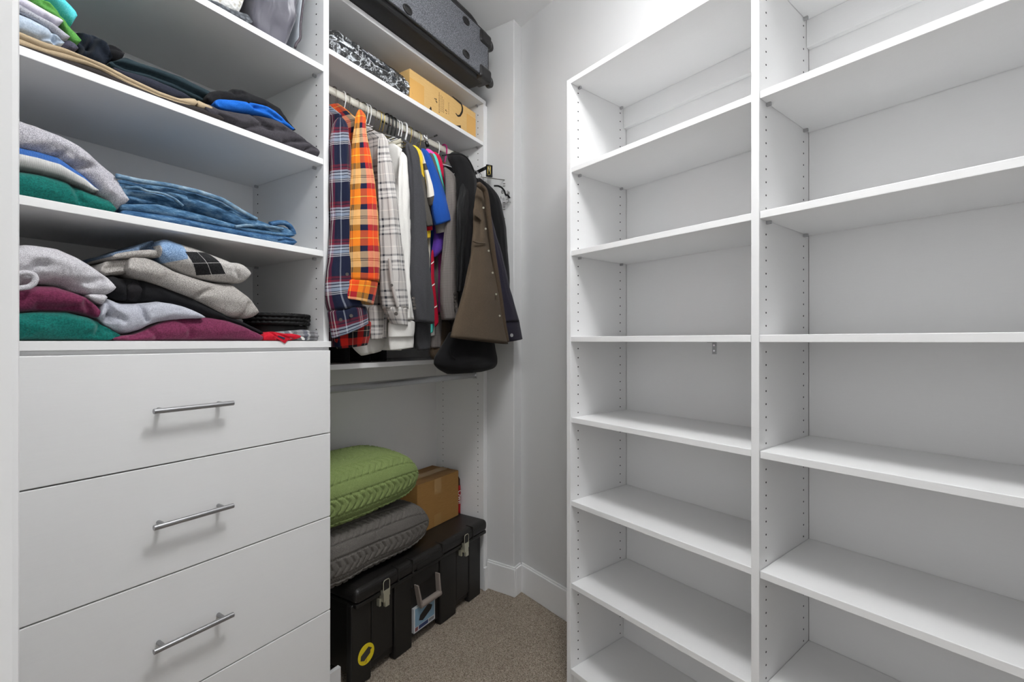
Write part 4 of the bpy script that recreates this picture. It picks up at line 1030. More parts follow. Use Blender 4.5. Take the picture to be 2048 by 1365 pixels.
hang('white_hem', [(858, 640, 870, 640, 1.282), (859, 660, 870, 660, 1.282), (860, 673, 870, 671, 1.282)], M_WHITE, g, rho=0.4, fold=0.001, n=14)
# checked jacket
g = garment('suit_jacket', 'small check grey jacket left of the black leather jacket', 'jacket', gx(900))
torso('body', 1.617, 0.012, 1.30, 1.65, 0.66, 0.80, -0.03, M_CHECK, g, seed=171, yn=1.49)
hang('sleeve', [(884, 333, 896, 337, 1.24), (888, 346, 907, 348, 1.232), (889, 360, 912, 362, 1.228), (890, 400, 913, 400, 1.225), (889, 450, 914, 450, 1.225), (884, 500, 914.5, 500, 1.228), (879, 540, 915, 540, 1.228), (878, 585, 916, 585, 1.228), (880, 615, 917, 615, 1.228), (884, 640, 917, 641, 1.228)], M_CHECK, g, rho=0.6, fold=0.005, seed=172)
for k in range(5): button(909 + 0.5 * k, 588 + 7.2 * k, 1.198, 0.005, M_BTN, g)
hang('jacket_hem', [(858, 630, 885, 630, 1.29), (860, 660, 884, 660, 1.29), (862, 696, 882, 697, 1.29)], M_CHECK, g, rho=0.4, fold=0.003, seed=173, n=20)
# black leather jacket
g = garment('leather_jacket', 'black leather jacket with wide piped shoulder', 'jacket', gx(935, 1.2))
hang('body', [(893, 304, 926, 306, 1.27), (893, 313, 937, 316, 1.25), (902, 330, 945, 331, 1.23), (909, 346, 951, 347, 1.215), (912, 364, 953, 364, 1.20), (913, 400, 953.5, 400, 1.195), (914, 435, 952, 435, 1.195), (914, 470, 948, 470, 1.20), (914, 502, 944, 502, 1.20), (914, 545, 936, 545, 1.205), (914, 590, 927, 590, 1.21), (913, 640, 921, 640, 1.21)], M_BLACKCOAT, g, rho=0.45, fold=0.004, seed=181)
torso('back', 1.668, 0.018, 1.24, 1.65, 0.72, 0.815, -0.02, M_BLACKCOAT, g, seed=182)
mk('piping', *tube(spline([atY(a, b, 1.19) for a, b in [(884, 311), (905, 308), (922, 308.5), (934, 315), (944, 332), (950, 352), (953, 380), (953, 420), (950, 455), (945, 495), (938, 540), (928, 586)]], 90), 0.0022, 6), M_LEATHER, g)
hang('sleeve', [(922, 366, 931, 368, 1.185), (918, 385, 936, 388, 1.172), (913, 410, 935, 410, 1.165), (912, 440, 934, 440, 1.16), (913, 490, 930, 490, 1.165), (914, 540, 926, 540, 1.17), (914, 585, 922, 585, 1.175)], M_LEATHER, g, rho=0.22, fold=0.008, seed=183)
hang('hem', [(900, 660, 985, 665, 1.225), (880, 695, 990, 697, 1.215), (866, 716, 994, 715, 1.21), (864, 730, 994, 728, 1.21), (876, 741, 988, 737, 1.21), (893, 749, 965, 743, 1.21)], M_BLACKCOAT, g, rho=0.28, fold=0.004, seed=184, n=40)
mk('hem_stitch', *tube(spline([atY(a, b, 1.168) for a, b in [(900, 700), (902, 712), (915, 722), (935, 725), (960, 722), (974, 710), (976, 698)]], 60), 0.0016, 6), M_LEATHER, g)
# brown canvas jacket
g = garment('canvas_jacket', 'brown canvas work jacket with a snap front', 'jacket', gx(965, 1.15))
hang('front', [(951, 366, 962, 370, 1.185), (950, 385, 972, 386, 1.175), (949, 410, 977, 410, 1.165), (948, 435, 979, 435, 1.16), (945, 470, 983, 470, 1.155), (941, 502, 987, 502, 1.15), (933, 546, 993, 546, 1.145), (924, 590, 999, 590, 1.14), (915, 630, 1005, 632, 1.14), (908, 656, 1010, 666, 1.14), (903, 675, 1016, 689, 1.14)], M_BROWN, g, rho=0.16, fold=0.007, seed=191, sq=0.75)
V, Fc = tube(spline([atY(a, b, 1.128) for a, b in [(957, 369), (970, 380), (974, 400), (977, 430), (982, 470), (987, 510), (994, 555), (1001, 600), (1008, 650), (1014, 684)]], 90), 0.0115, 8); mk('placket', V, Fc, M_BROWND, g)
for px, py in ((966.5, 416), (971, 458), (977, 502), (985, 546), (992, 589), (999, 632)):
    button(px, py, 1.112, 0.0042, M_LATCH, g, 'snap')
mk('pocket_flap', *tube(spline([atY(a, b, 1.132) for a, b in [(946, 483), (955, 486), (970, 487)]], 20), 0.003, 6), M_BROWND, g)
hang('pocket', [(950, 415, 962, 430, 1.142), (949, 428, 962, 438, 1.142), (950, 432, 962, 443, 1.142)], M_BROWN, g, rho=0.2, fold=0, n=12)
hang('back_hem', [(862, 640, 902, 640, 1.30), (861, 680, 900, 680, 1.30), (858, 712, 898, 716, 1.30), (864, 719, 895, 719, 1.30)], M_BROWND, g, rho=0.4, fold=0.004, seed=193, n=22)
mk('collar_piping', *tube(spline([atY(a, b, 1.150) for a, b in [(955, 366), (964, 372), (970, 382), (973, 396)]], 30), 0.002, 6), plain('tan_binding', '#8a6a45', 0.7), g)
# navy denim jacket
g = garment('denim_jacket', 'navy denim jacket sleeve with a button cuff', 'jacket', gx(1000, 1.17))
hang('sleeve', [(957, 380, 975, 386, 1.225), (960, 400, 977, 400, 1.215), (964, 435, 983, 435, 1.20), (970, 470, 992, 470, 1.19), (975, 502, 1001, 502, 1.185), (984, 546, 1012, 546, 1.175), (990, 585, 1022, 585, 1.165), (997, 620, 1032, 620, 1.16), (1001, 645, 1038, 642, 1.155)], M_NAVYJ, g, rho=0.45, fold=0.005, seed=201)
hang('cuff', [(1002, 640, 1038, 637, 1.153), (1004, 655, 1040, 650, 1.153), (1007, 672, 1043, 665, 1.153), (1009, 685, 1045, 677, 1.153)], M_NAVYJ, g, rho=0.4, fold=0.001, seed=202, n=18)
button(1023, 671, 1.121, 0.008, M_PIN, g)
# black overcoat
g = garment('overcoat', 'black wool overcoat hanging last before the end wall', 'coat', gx(990, 1.26))
hang('sleeve', [(952, 354, 966, 360, 1.29), (955, 368, 978, 371, 1.28), (958, 384, 992, 385, 1.27), (961, 400, 1000, 400, 1.265), (966, 425, 1006, 425, 1.26), (970, 452, 1011, 452, 1.26), (976, 490, 1014, 490, 1.255), (984, 536, 1018, 536, 1.25), (990, 575, 1020, 575, 1.25), (994, 620, 1021, 620, 1.25)], M_BLACKCOAT, g, rho=0.45, fold=0.004, seed=211)
torso('back', 1.80, 0.026, 1.30, 1.65, 0.66, 0.79, 0.02, M_BLACKCOAT, g, seed=212, yn=1.49)
# dark trousers folded over hangers deep in the section
for k, (xx, lab) in enumerate(((1.0215, 'black trousers hanging low behind the navy plaid shirt'), (1.12, 'black trousers hanging low behind the orange plaid shirt'), (1.223, 'black trousers hanging low behind the grey plaid shirt'), (1.301, 'black trousers hanging low behind the white dress shirt'))):
    g = garment('trousers', lab, 'trousers', xx)
    torso('legs', xx, (0.010, 0.030, 0.009, 0.020)[k], 1.42, 1.655, 0.30, 0.33, -0.0792, M_BLACK, g, seed=220 + k, yn=1.54, fold=0.002)

# ------------------------------------------------------------------ hangers
GHG = 'hangers on the upper rod'
def hanger(px, mat, r, label, reach=0.165, drop=0.075, name='wire_hanger', rad=0.0165, tilt=0.0):
    x = atY(px, 250, ROD_Y)[0]
    P = []
    rr = rad + r
    zt = ROD_Z + 0.0145 - (rad - 0.0)
    for a in np.linspace(-0.5, math.pi, 22):           # over the rod, open end at the back
        P.append((x + tilt * math.cos(a) * 0.01, ROD_Y - rr * math.cos(math.pi - a), zt + r + rr * math.sin(a)))
    P = [(p[0], p[1], p[2]) for p in P]
    P.append((x, ROD_Y - rr, zt - 0.02)); P.append((x, ROD_Y - rr * 0.6, zt - 0.045)); P.append((x, ROD_Y, zt - drop + 0.01)); P.append((x, ROD_Y, zt - drop))
    e = thing(name, label, 'hanger', (x, ROD_Y, zt - drop - 0.08), 0, GHG)
    hook = mk('hook', *tube(spline(P, 48), r, 8), mat, e)
    zb = zt - drop
    T = [(x, ROD_Y, zb), (x, ROD_Y - reach, zb - 0.075), (x, ROD_Y + reach, zb - 0.075)]
    Q = np.array([T[0], T[1], T[2], T[0]])
    Q = np.concatenate([np.linspace(Q[i], Q[i + 1], 8)[:-1] for i in range(3)])
    mk('shoulder_bar', *tube(Q, r, 8, True), mat, e)
    return e
HK = [(667, M_WIRES, .0016, 'steel wire hanger closest to the drawer tower'), (685, M_WIREW, .0018, 'white wire hanger over the orange plaid collar'),
      (694, M_WIRES, .0018, 'dark steel wire hanger right beside the orange plaid collar'), (713, M_WIRES, .0018, 'dark steel wire hanger over the orange plaid sleeve'),
      (725, M_WIRES, .0016, 'first of the close steel wire hangers past the orange sleeve'), (730, M_WIREW, .0016, 'thin white wire hanger among steel ones past the orange sleeve'),
      (736, M_WIREW, .0019, 'bright white wire hanger over the grey plaid collar'), (747, M_WIRES, .0016, 'steel wire hanger over the grey plaid shoulder'),
      (757, M_WIREG, .0016, 'brass coloured wire hanger before the black hangers'), (763, M_WIREG, .0016, 'second brass coloured wire hanger before the black hangers'),
      (772, M_WIREB, .0036, 'first black plastic hanger on the rod'), (779, M_WIREB, .0036, 'second black plastic hanger on the rod'), (786, M_WIREB, .0032, 'third black plastic hanger on the rod'),
      (793, M_WIREW, .0024, 'first white plastic hanger past the black ones'), (798, M_WIREW, .0024, 'second white plastic hanger past the black ones'),
      (807, M_WIREW, .0042, 'thick white plastic hanger over the white dress shirt'), (817, M_WIREG, .0016, 'brass wire hanger over the suit jacket'), (821, M_WIRES, .0016, 'steel wire hanger over the suit jacket'),
      (831, M_WIRES, .0016, 'steel wire hanger over the yellow polo'), (836, M_WIREG, .0016, 'brass wire hanger over the yellow polo'),
      (873, M_WIREW, .0020, 'white hanger over the aqua tee'), (887, M_MAGENTA, .0036, 'magenta velvet hanger over the crimson polo'), (908, M_CHROME, .0020, 'chrome hanger over the black leather jacket'),
      (918, M_WIRES, .0016, 'steel wire hanger over the black leather jacket')]
for px, m, r, lab in HK:
    hanger(px, m, r, lab, name='plastic_hanger' if r > 0.0025 else 'wire_hanger', drop=0.085 if r > 0.0025 else 0.075)
# chrome ends beyond the leather jacket's shoulder
for px, m, lab in ((943, M_WIRES, 'steel hanger hook behind the leather jacket shoulder'), (949, M_CHROME, 'first chrome hanger hook before the end panel'), (953, M_CHROME, 'second chrome hanger hook before the end panel'), (957, M_CHROME, 'last chrome hanger hook against the end panel')):
    x = min(gx(px, 1.36), 1.872)
    hk = thing('wire_hanger', lab, 'hanger', (x, 1.40, H + 0.70), 0, GHG)
    x = hk.location[0]
    P = [(x, ROD_Y - 0.018 * math.cos(math.pi - a), ROD_Z - 0.002 + 0.0182 * math.sin(a)) for a in np.linspace(-0.4, math.pi, 20)]
    P += [(x, 1.448, ROD_Z - 0.03), (x, 1.425, ROD_Z - 0.06), (x, 1.39, ROD_Z - 0.075), (x, 1.345, ROD_Z - 0.10), (x, 1.335, ROD_Z - 0.14)]
    mk('hook', *tube(spline(P, 60), 0.0019, 8), m, hk)
# paired card tubes of trouser hangers over the white shirt
for k, (a, b, lab) in enumerate((((772, 292), (803, 281), 'upper cream card tube of a trouser hanger'), ((774, 302), (803, 291), 'lower cream card tube of a trouser hanger'))):
    p0, p1 = atY(*a, 1.36), atY(*b, 1.30)
    p0 = p1 + (p0 - p1) * 1.0
    t_ = thing('card_tube', lab + ' above the white shirt', 'hanger tube', tuple(p1), 0, GHG)
    mk('tube', *cyl(p0, p1, 0.0078, 20), M_TUBE, t_, smooth=False)
    d = (p1 - p0) / np.linalg.norm(p1 - p0)
    mk('tube_end', *cyl(p1 - d * 0.001, p1 + d * 0.0006, 0.0058, 16), plain('tube_hollow', '#7d786a', 0.8), t_, smooth=False)
# trouser clip hanger
cx = atY(856, 280, 1.385)
ch = thing('clip_hanger', 'chrome clip of a trouser hanger with black rubber tip', 'hanger', tuple(cx), 0, GHG)
mk('wire', *tube(spline([atY(a, b, 1.39) for a, b in [(824, 291), (840, 284), (856, 278), (871, 272)]], 30), 0.0014, 6), M_WIRES, ch)
mk('wire_tip', *cyl(atY(868.5, 273, 1.39), atY(874, 270.8, 1.39), 0.0036, 10), M_WIREB, ch, smooth=False)
mk('clip', *join([tube([atY(846, 268, 1.384), atY(850, 276, 1.381), atY(855, 289, 1.381)], 0.0058, 8), tube([atY(853, 267, 1.392), atY(853, 276, 1.389), atY(855, 284, 1.386)], 0.0045, 8)]), M_CHROME, ch)
mk('rubber_tip', *tube([atY(852.5, 284, 1.379), atY(856, 294, 1.379)], 0.0082, 8), M_WIREB, ch)
# belt with buckle
bk = thing('belt', 'black belt with a brass buckle sticking out above the overcoat', 'belt', tuple(atY(970, 350, 1.33)), 0, GH)
def ribbon(pts, hw, th, mat, name, parent):
    P = spline(pts, 30); V = []; Fc = []
    for p in P:
        for dzz, dy in ((-hw, 0), (hw, 0), (hw, th), (-hw, th)):
            V.append((p[0], p[1] + dy, p[2] + dzz))
    for i in range(len(P) - 1):
        for k in range(4):
            Fc.append((i * 4 + k, i * 4 + (k + 1) % 4, (i + 1) * 4 + (k + 1) % 4, (i + 1) * 4 + k))
    Fc += [(3, 2, 1, 0), tuple(len(V) - 4 + k for k in range(4))]
    return mk(name, V, Fc, mat, parent, smooth=False)
ribbon([atY(a, b, y) for a, b, y in [(948, 348, 1.40), (958, 343, 1.35), (968, 338, 1.32), (975, 334.5, 1.31)]], 0.0088, 0.004, M_LEATHER, 'strap', bk)
ribbon([atY(a, b, y) for a, b, y in [(974, 341, 1.302), (980, 342, 1.302), (985, 343, 1.302)]], 0.029, 0.006, M_LEATHER, 'strap_end', bk)
bz = [atY(975.5, 333, 1.299), atY(980.5, 332, 1.299), atY(980.5, 349, 1.299), atY(975.5, 350, 1.299)]
mk('buckle', *tube(np.concatenate([np.linspace(bz[i], bz[(i + 1) % 4], 6)[:-1] for i in range(4)]), 0.0018, 8, True), M_WIREG, bk)
mk('prong', *tube([atY(977, 334, 1.296), atY(978.5, 343, 1.295)], 0.0024, 8), M_LATCH, bk)
# chrome tiered hanger with loose rings near the end wall
th = thing('tiered_hanger', 'chrome tiered skirt hanger beside the end wall', 'hanger', tuple(atY(1012, 470, 1.262)), 0, GHG)
mk('arm', *tube([atY(962, 354, 1.30), atY(985, 357, 1.28), atY(1014, 361, 1.262)], 0.0021, 8), M_WIRES, th)
mk('upright', *tube([atY(1013.5, 361, 1.262), atY(1013.5, 400, 1.262), atY(1012.5, 440, 1.262), atY(1011.5, 466, 1.262)], 0.0015, 8), M_CHROME, th)
for py in (367, 372, 405, 414, 419, 437, 443):
    mk('rung', *tube([atY(1006, py + 0.5, 1.262), atY(1013.5, py, 1.262)], 0.0017, 6), M_WIRES, th)
rg = thing('ring_bundle', 'bundle of chrome rings and a black strap by the end wall', 'rings', tuple(atY(1010, 395, 1.235)), 0, GH)
random.seed(4)
for k in range(11):
    px = random.uniform(1001, 1018); py = random.uniform(382, 404); r = random.uniform(0.008, 0.015); c = atY(px, py, 1.232 + random.uniform(-0.006, 0.006))
    t1, t2 = random.uniform(0, 3), random.uniform(0.4, 1.0)
    P = [c + np.array((r * math.cos(a) * 0.9, r * math.cos(a) * 0.4 * math.sin(t1), r * math.sin(a) * t2)) for a in np.linspace(0, 2 * math.pi, 24, endpoint=False)]
    mk('ring', *tube(P, 0.0012, 6, True), M_CHROME if k % 3 else M_WIRES, rg)
mk('black_strap', *tube(spline([atY(a, b, 1.224) for a, b in [(989, 372), (996, 372), (1003, 375), (1009, 382), (1011, 390), (1016, 391), (1019, 396)]], 50), 0.0042, 8), M_LEATHER, rg)
for pts in ([(1012, 400), (1020, 396), (1026, 394), (1029, 391), (1028, 387)], [(1014, 405), (1024, 404.5), (1030, 402)]):
    mk('wire_hook', *tube(spline([atY(a, b, 1.228) for a, b in pts], 24), 0.0012, 6), M_WIRES, rg)

# ================================================================== BOTTOM OF THE HANGING SECTION: TRUNK
FY = 1.356
ZL0, ZL1 = H - 0.930, H - 0.874            # lid
tr = thing('storage_trunk', 'black plastic storage trunk with grey handle on the carpet', 'trunk', (1.48, 1.5, 0))
def rbox(name, x0, x1, y0, y1, z0, z1, mat, parent, r=0.01, seg=4):
    return box(name, x0, x1, y0, y1, z0, z1, mat, parent, r, False, seg)
BX0, BX1 = 1.112, 1.846
rbox('body', BX0, BX1, FY + 0.010, 1.664, 0.022, ZL0 + 0.004, M_TRUNK, tr, 0.012)
# raised front panels between the grooves, with feet
def sec(px0, px1, name='front_rib', out=0.0, z0=0.004, z1=ZL0 - 0.002):
    a = atY(px0, 1200, FY)[0]; b = atY(px1, 1200, FY)[0]
    return rbox(name, a, b, FY - out, FY + 0.03, z0, z1, M_TRUNKD, tr, 0.006, 3)
sec(703, 743, out=0.0, z0=0.0006); sec(744, 786, out=0.0, z0=0.055); sec(788, 823, out=0.004, z0=0.0006)
sec(879, 911, out=0.004, z0=0.0006); sec(912, 937, out=0.0, z0=0.05); sec(938, 961, out=0.0, z0=0.0006)
xa = atY(824, 1200, FY)[0]; xb = atY(878, 1200, FY)[0]
rbox('front_rib', xa, xb, FY - 0.001, FY + 0.03, H - 1.005, ZL0 - 0.002, M_TRUNKD, tr, 0.006, 3)
# lid: shallow tray with rounded edge
lid = rbox('lid', BX0 - 0.026, BX1 + 0.032, FY - 0.022, 1.668, ZL0, ZL1, M_TRUNK, tr, 0.022, 5)
rbox('lid_rim', BX0 - 0.020, BX1 + 0.026, FY - 0.016, 1.667, ZL0 - 0.014, ZL0 + 0.002, M_TRUNKD, tr, 0.004, 2)
for px in (797, 826, 885, 946):
    a = atY(px, 1100, FY - 0.022)[0]
    rbox('lid_rib', a - 0.004, a + 0.004, FY - 0.025, FY + 0.02, ZL0 + 0.004, ZL1 + 0.002, M_TRUNKD, tr, 0.003, 2)
a = atY(833, 1100, FY - 0.02)[0]; b = atY(884, 1100, FY - 0.02)[0]
rbox('lid_finger_recess', a, b, FY - 0.0235, FY, ZL0 + 0.006, ZL0 + 0.030, M_TRUNKD, tr, 0.003, 2)
def latch(px):
    x = atY(px, 1150, FY - 0.026)[0]; w = 0.019; y = FY - 0.026
    L = thing('latch', None, None, (x, y, H - 0.93)); L.parent = tr; L.location = np.array(L.location) - np.array(tr.location)
    def sub(name, vf, mat, sm=False):
        v, f = vf; o = mk(name, np.array(v) - np.array((x, y, H - 0.93)), f, mat, L, smooth=sm, local=True); return o
    fr = [(x - w * .8, y - 0.003, H - 0.93), (x - w * .8, y - 0.003, H - 0.892), (x - w * .5, y - 0.003, H - 0.886), (x + w * .5, y - 0.003, H - 0.886), (x + w * .8, y - 0.003, H - 0.892), (x + w * .8, y - 0.003, H - 0.93)]
    sub('wire_bail', tube(spline(fr, 40), 0.0016, 6), M_LATCH, True)
    sub('keeper', boxv(x - w * .65, x + w * .65, y - 0.002, y + 0.004, H - 0.925, H - 0.889), M_TRUNKD)
    sub('lever', join([boxv(x - w * .8, x + w * .8, y - 0.005, y + 0.014, H - 0.948, H - 0.924), boxv(x - w * .72, x + w * .72, y - 0.004, y + 0.02, H - 0.966, H - 0.948)]), M_LATCH)
    sub('lever_tab', boxv(x - w * .45, x + w * .55, y - 0.007, y + 0.004, H - 0.984, H - 0.962), M_LATCH)
    sub('base_plate', boxv(x - w * 1.15, x - w * .75, y + 0.010, y + 0.026, H - 0.982, H - 0.955), M_LATCH)
    return L
latch(772); latch(932)
# drop handle
hy = FY - 0.020
hl0, hl1 = atY(835, 1172, hy), atY(843, 1214, hy - 0.004)
hr0, hr1 = atY(877, 1147, hy), atY(880, 1190, hy - 0.004)
hp = thing('carry_handle', None, None, tuple((hl1 + hr1) / 2)); hp.parent = tr; hp.location = np.array(hp.location) - np.array(tr.location)
def hsub(name, vf, mat, sm=False):
    c = (hl1 + hr1) / 2
    return mk(name, np.array(vf[0]) - c, vf[1], mat, hp, smooth=sm, local=True)
for t0, t1 in ((hl0, hl1), (hr0, hr1)):
    V = []
    for p, w in ((t0, 0.007), (t1, 0.011)):
        V += [p + np.array((-w * 0.5, -0.006, 0)), p + np.array((w * 0.5, -0.006, 0)), p + np.array((w * 0.5, 0.018, 0)), p + np.array((-w * 0.5, 0.018, 0))]
    bev(hsub('handle_arm', (V, [(0, 1, 2, 3), (7, 6, 5, 4), (0, 4, 5, 1), (1, 5, 6, 2), (2, 6, 7, 3), (3, 7, 4, 0)]), M_HANDLEG), 0.002)
zg = (hl1[2] + hr1[2]) / 2
bev(hsub('handle_grip', cyl((hl1[0] - 0.004, hy - 0.001, zg + 0.006), (hr1[0] + 0.004, hy - 0.001, zg + 0.006), 0.0125, 22), M_HANDLEG), 0.002)
# product label and round sticker
M_LBW = plain('label_white', '#c6c9cc', 0.5); M_LBB = plain('label_blue', '#7d9fb6', 0.5); M_LBD = plain('label_dark', '#1e1c1d', 0.5); M_LBN = plain('label_navy', '#2b3c66', 0.5)
ly = FY - 0.0030
lp = [atY(a, b, ly) for a, b in ((827, 1224), (870, 1199), (868, 1238), (826, 1271))]
lp = [atY(a, b, ly) for a, b in ((828, 1219), (870, 1193), (868, 1239), (826, 1271))]
LX0, LX1 = lp[0][0], lp[1][0]; LZ0 = (lp[3][2] + lp[2][2]) / 2; LZ1 = (lp[0][2] + lp[1][2]) / 2
box('product_label', LX0, LX1, ly, FY + 0.012, LZ0, LZ1, M_LBW, tr, 0)
w_, h_ = LX1 - LX0, LZ1 - LZ0
box('label_field', LX0 + w_ * .05, LX1 - w_ * .04, ly - 0.0004, ly, LZ0 + h_ * .22, LZ1 - h_ * .03, M_LBB, tr, 0)
box('label_band', LX0 + w_ * .22, LX0 + w_ * .66, ly - 0.0004, ly, LZ0 + h_ * .05, LZ0 + h_ * .20, M_LBN, tr, 0)
box('label_mark', LX0 + w_ * .05, LX0 + w_ * .18, ly - 0.0004, ly, LZ0 + h_ * .05, LZ0 + h_ * .20, plain('label_red', '#7d4a4c', 0.5), tr, 0)
for k in range(6):
    box('label_barcode', LX0 + w_ * (.70 + .04 * k), LX0 + w_ * (.72 + .04 * k), ly - 0.0004, ly, LZ0 + h_ * .06, LZ0 + h_ * .18, M_LBD, tr, 0)
def fpoly(name, pts, y, th, mat, parent):
    n = len(pts); V = [(p[0], y, p[1]) for p in pts] + [(p[0], y + th, p[1]) for p in pts]
    Fc = [tuple(range(n)), tuple(range(2 * n - 1, n - 1, -1))] + [(i, n + i, n + (i + 1) % n, (i + 1) % n) for i in range(n)]
    return mk(name, V, Fc, mat, parent, smooth=False)
fpoly('label_picture', [(LX0 + w_ * a, LZ0 + h_ * b) for a, b in ((.22, .42), (.40, .32), (.80, .56), (.86, .70), (.66, .86), (.28, .60))], ly - 0.0009, 0.0005, M_LBD, tr)
M_YEL = plain('sticker_yellow', '#e6cf22', 0.45)
sx, _, sz = atY(732.5, 1309, FY - 0.001)
mk('round_sticker', *cyl((sx, FY - 0.0012, sz), (sx, FY + 0.006, sz), 0.0365, 36), M_YEL, tr, smooth=False)
fpoly('sticker_picture', [(sx + a, sz + b) for a, b in ((-.026, -.012), (-.010, -.020), (.018, -.004), (.018, .006), (.026, .010), (.010, .022), (-.024, .004))], FY - 0.0018, 0.0005, plain('sticker_grey', '#3c3b37', 0.5), tr)
fpoly('sticker_mark', [(sx + a, sz + b) for a, b in ((-.006, -.030), (0, -.024), (.004, -.018), (.0, -.028))], FY - 0.0018, 0.0005, plain('sticker_red', '#a0342a', 0.5), tr)
GB = 'things stacked on the trunk'

# ------------------------------------------------------------------ knitted cushions
def knit_cushion(name, label, mat, cx, cy, cz, hx, hy, hz, tiltx=0.0, tilty=0.0, amp=0.0048, seed=0, n=300, m=230, foot=None):
    u = np.linspace(-1, 1, n); a = np.linspace(0, 2 * np.pi, m, endpoint=False)
    U, Aa = np.meshgrid(u, a, indexing='ij')
    prof = np.clip(1 - np.abs(U) ** 4.5, 0, 1) ** 0.38
    cy_, sz_ = np.cos(Aa), np.sin(Aa)
    ce = np.sign(cy_) * np.abs(cy_) ** 0.62; se = np.sign(sz_) * np.abs(sz_) ** 0.78
    P = np.stack([U * hx, ce * hy * (0.80 + 0.20 * prof), se * hz * prof], -1)
    # distance round the section and along x
    d = np.linalg.norm(np.roll(P, -1, 1) - P, axis=2); q = np.cumsum(d[n // 2])[None, :] - d[n // 2][0]
    q = np.broadcast_to(q, U.shape); p = U * hx
    per = 0.105; f = (q % per) / per
    chev = f < 0.56
    qc = np.abs((f - 0.28) * per)
    ph = ((p + qc * 0.9) / 0.030) % 1.0
    hgt = np.where(chev, 0.9 - 1.4 * np.exp(-((ph - 0.5) / 0.13) ** 2), 0.45 + 0.55 * np.sin(2 * np.pi * p / 0.0085) * np.sin(2 * np.pi * q / 0.0085))
    for e in (0.0, 0.56):
        dd = np.minimum(np.abs(f - e), 1 - np.abs(f - e)) * per
        hgt = hgt - 1.6 * np.exp(-(dd / 0.0022) ** 2)
    hgt = hgt + 0.25 * np.sin(2 * np.pi * p / 0.0055 + 6 * f) 
    N = np.stack([np.zeros_like(U), ce / hy, se / hz], -1); N /= np.linalg.norm(N, axis=2, keepdims=True) + 1e-9
    w = (vnoise(P * 7 + seed, seed) * 0.010)[..., None]
    P = P + N * ((hgt * amp)[..., None] + w) * prof[..., None]
    # piped seam round the middle of the front
    seam = np.exp(-((np.abs(sz_) ) / 0.05) ** 2) * (cy_ < 0)
    c, s = math.cos(tilty), math.sin(tilty)
    R1 = np.array(((c, 0, s), (0, 1, 0), (-s, 0, c)))
    c, s = math.cos(tiltx), math.sin(tiltx)
    R2 = np.array(((1, 0, 0), (0, c, -s), (0, s, c)))
    P = P @ R1.T @ R2.T + np.array((cx, cy, cz))
    if foot is not None: P[..., 2] = np.maximum(P[..., 2], foot)
    P[..., 1] = np.minimum(P[..., 1], 1.672); P[..., 0] = np.maximum(P[..., 0], XL1 + 0.002)
    Fc = []
    for i in range(n - 1):
        for k in range(m):
            k2 = (k + 1) % m
            Fc.append((i * m + k, (i + 1) * m + k, (i + 1) * m + k2, i * m + k2))
    root = thing(name, label, 'cushion', (cx, cy, P[..., 2].min()), 0, GB)
    mk('knit_cover', P.reshape(-1, 3), Fc, mat, root)
    # piping along the seam
    k = int(np.argmin(np.abs(a - 1.17 * np.pi)))
    S = P[int(n * .02):int(n * .98):3, k]
    mk('piping', *tube(S + np.array((0, -0.0015, 0)), 0.0042, 8), mat, root)
    return root
M_KGREY = fabric('grey_wool_knit', '#57534f', '#7b7772', 700, bump=0.4)
M_KGREEN = fabric('green_wool_knit', '#72824b', '#93a46a', 700, bump=0.4)
knit_cushion('knit_cushion', 'charcoal grey cable knit cushion lying on the trunk lid', M_KGREY, 1.205, 1.520, H - 0.768, 0.315, 0.152, 0.108, 0.0, 0.04, seed=3, foot=ZL1 + 0.0005)
knit_cushion('knit_cushion', 'olive green cable knit cushion on top of the grey one', M_KGREEN, 1.150, 1.515, H - 0.550, 0.292, 0.158, 0.108, 0.06, -0.02, seed=6)

# ------------------------------------------------------------------ cardboard box on the trunk
q0, q1 = 1.546, 1.838
BZ0, BZ1 = ZL1 + 0.0006, H - 0.648
cb = thing('cardboard_box', 'brown taped cardboard box standing on the trunk lid', 'box', ((q0 + q1) / 2, 1.57, BZ0), 0, GB)
YC = 1.487
box('walls', q0, q1, YC, 1.662, BZ0, BZ1 - 0.003, M_CARD2, cb, 0.002)
ym = (YC + 1.662) / 2
box('flap', q0 + .001, q1 - .001, YC + 0.001, ym - 0.0012, BZ1 - 0.0026, BZ1, M_CARD2T, cb, 0.0008)
box('flap', q0 + .001, q1 - .001, ym + 0.0012, 1.661, BZ1 - 0.0026, BZ1, M_CARD2T, cb, 0.0008)
box('tape', q0 - .0004, q1 + .0004, ym - 0.024, ym + 0.024, BZ1 - 0.0005, BZ1 + 0.0005, M_PTAPE, cb, 0)
xm = q0 + 0.47 * (q1 - q0)
box('tape', xm - .024, xm + .024, YC - 0.0005, YC, BZ1 - 0.075, BZ1 - 0.003, M_PTAPE, cb, 0)
box('tape', xm - .024, xm + .024, YC - 0.0005, YC, BZ0 + 0.001, BZ0 + 0.055, M_PTAPE, cb, 0)
box('shipping_label', q0 + .02, q0 + .13, ym + .026, 1.655, BZ1, BZ1 + 0.0006, M_LBW, cb, 0)
for k in range(7):
    box('label_print', q0 + .028 + .013 * k, q0 + .034 + .013 * k, ym + .036, 1.63 + .004 * (k % 3), BZ1 + 0.0006, BZ1 + 0.0009, plain('label_ink', '#6f6c70', 0.7) if k == 0 else bpy.data.materials['label_ink'], cb, 0)
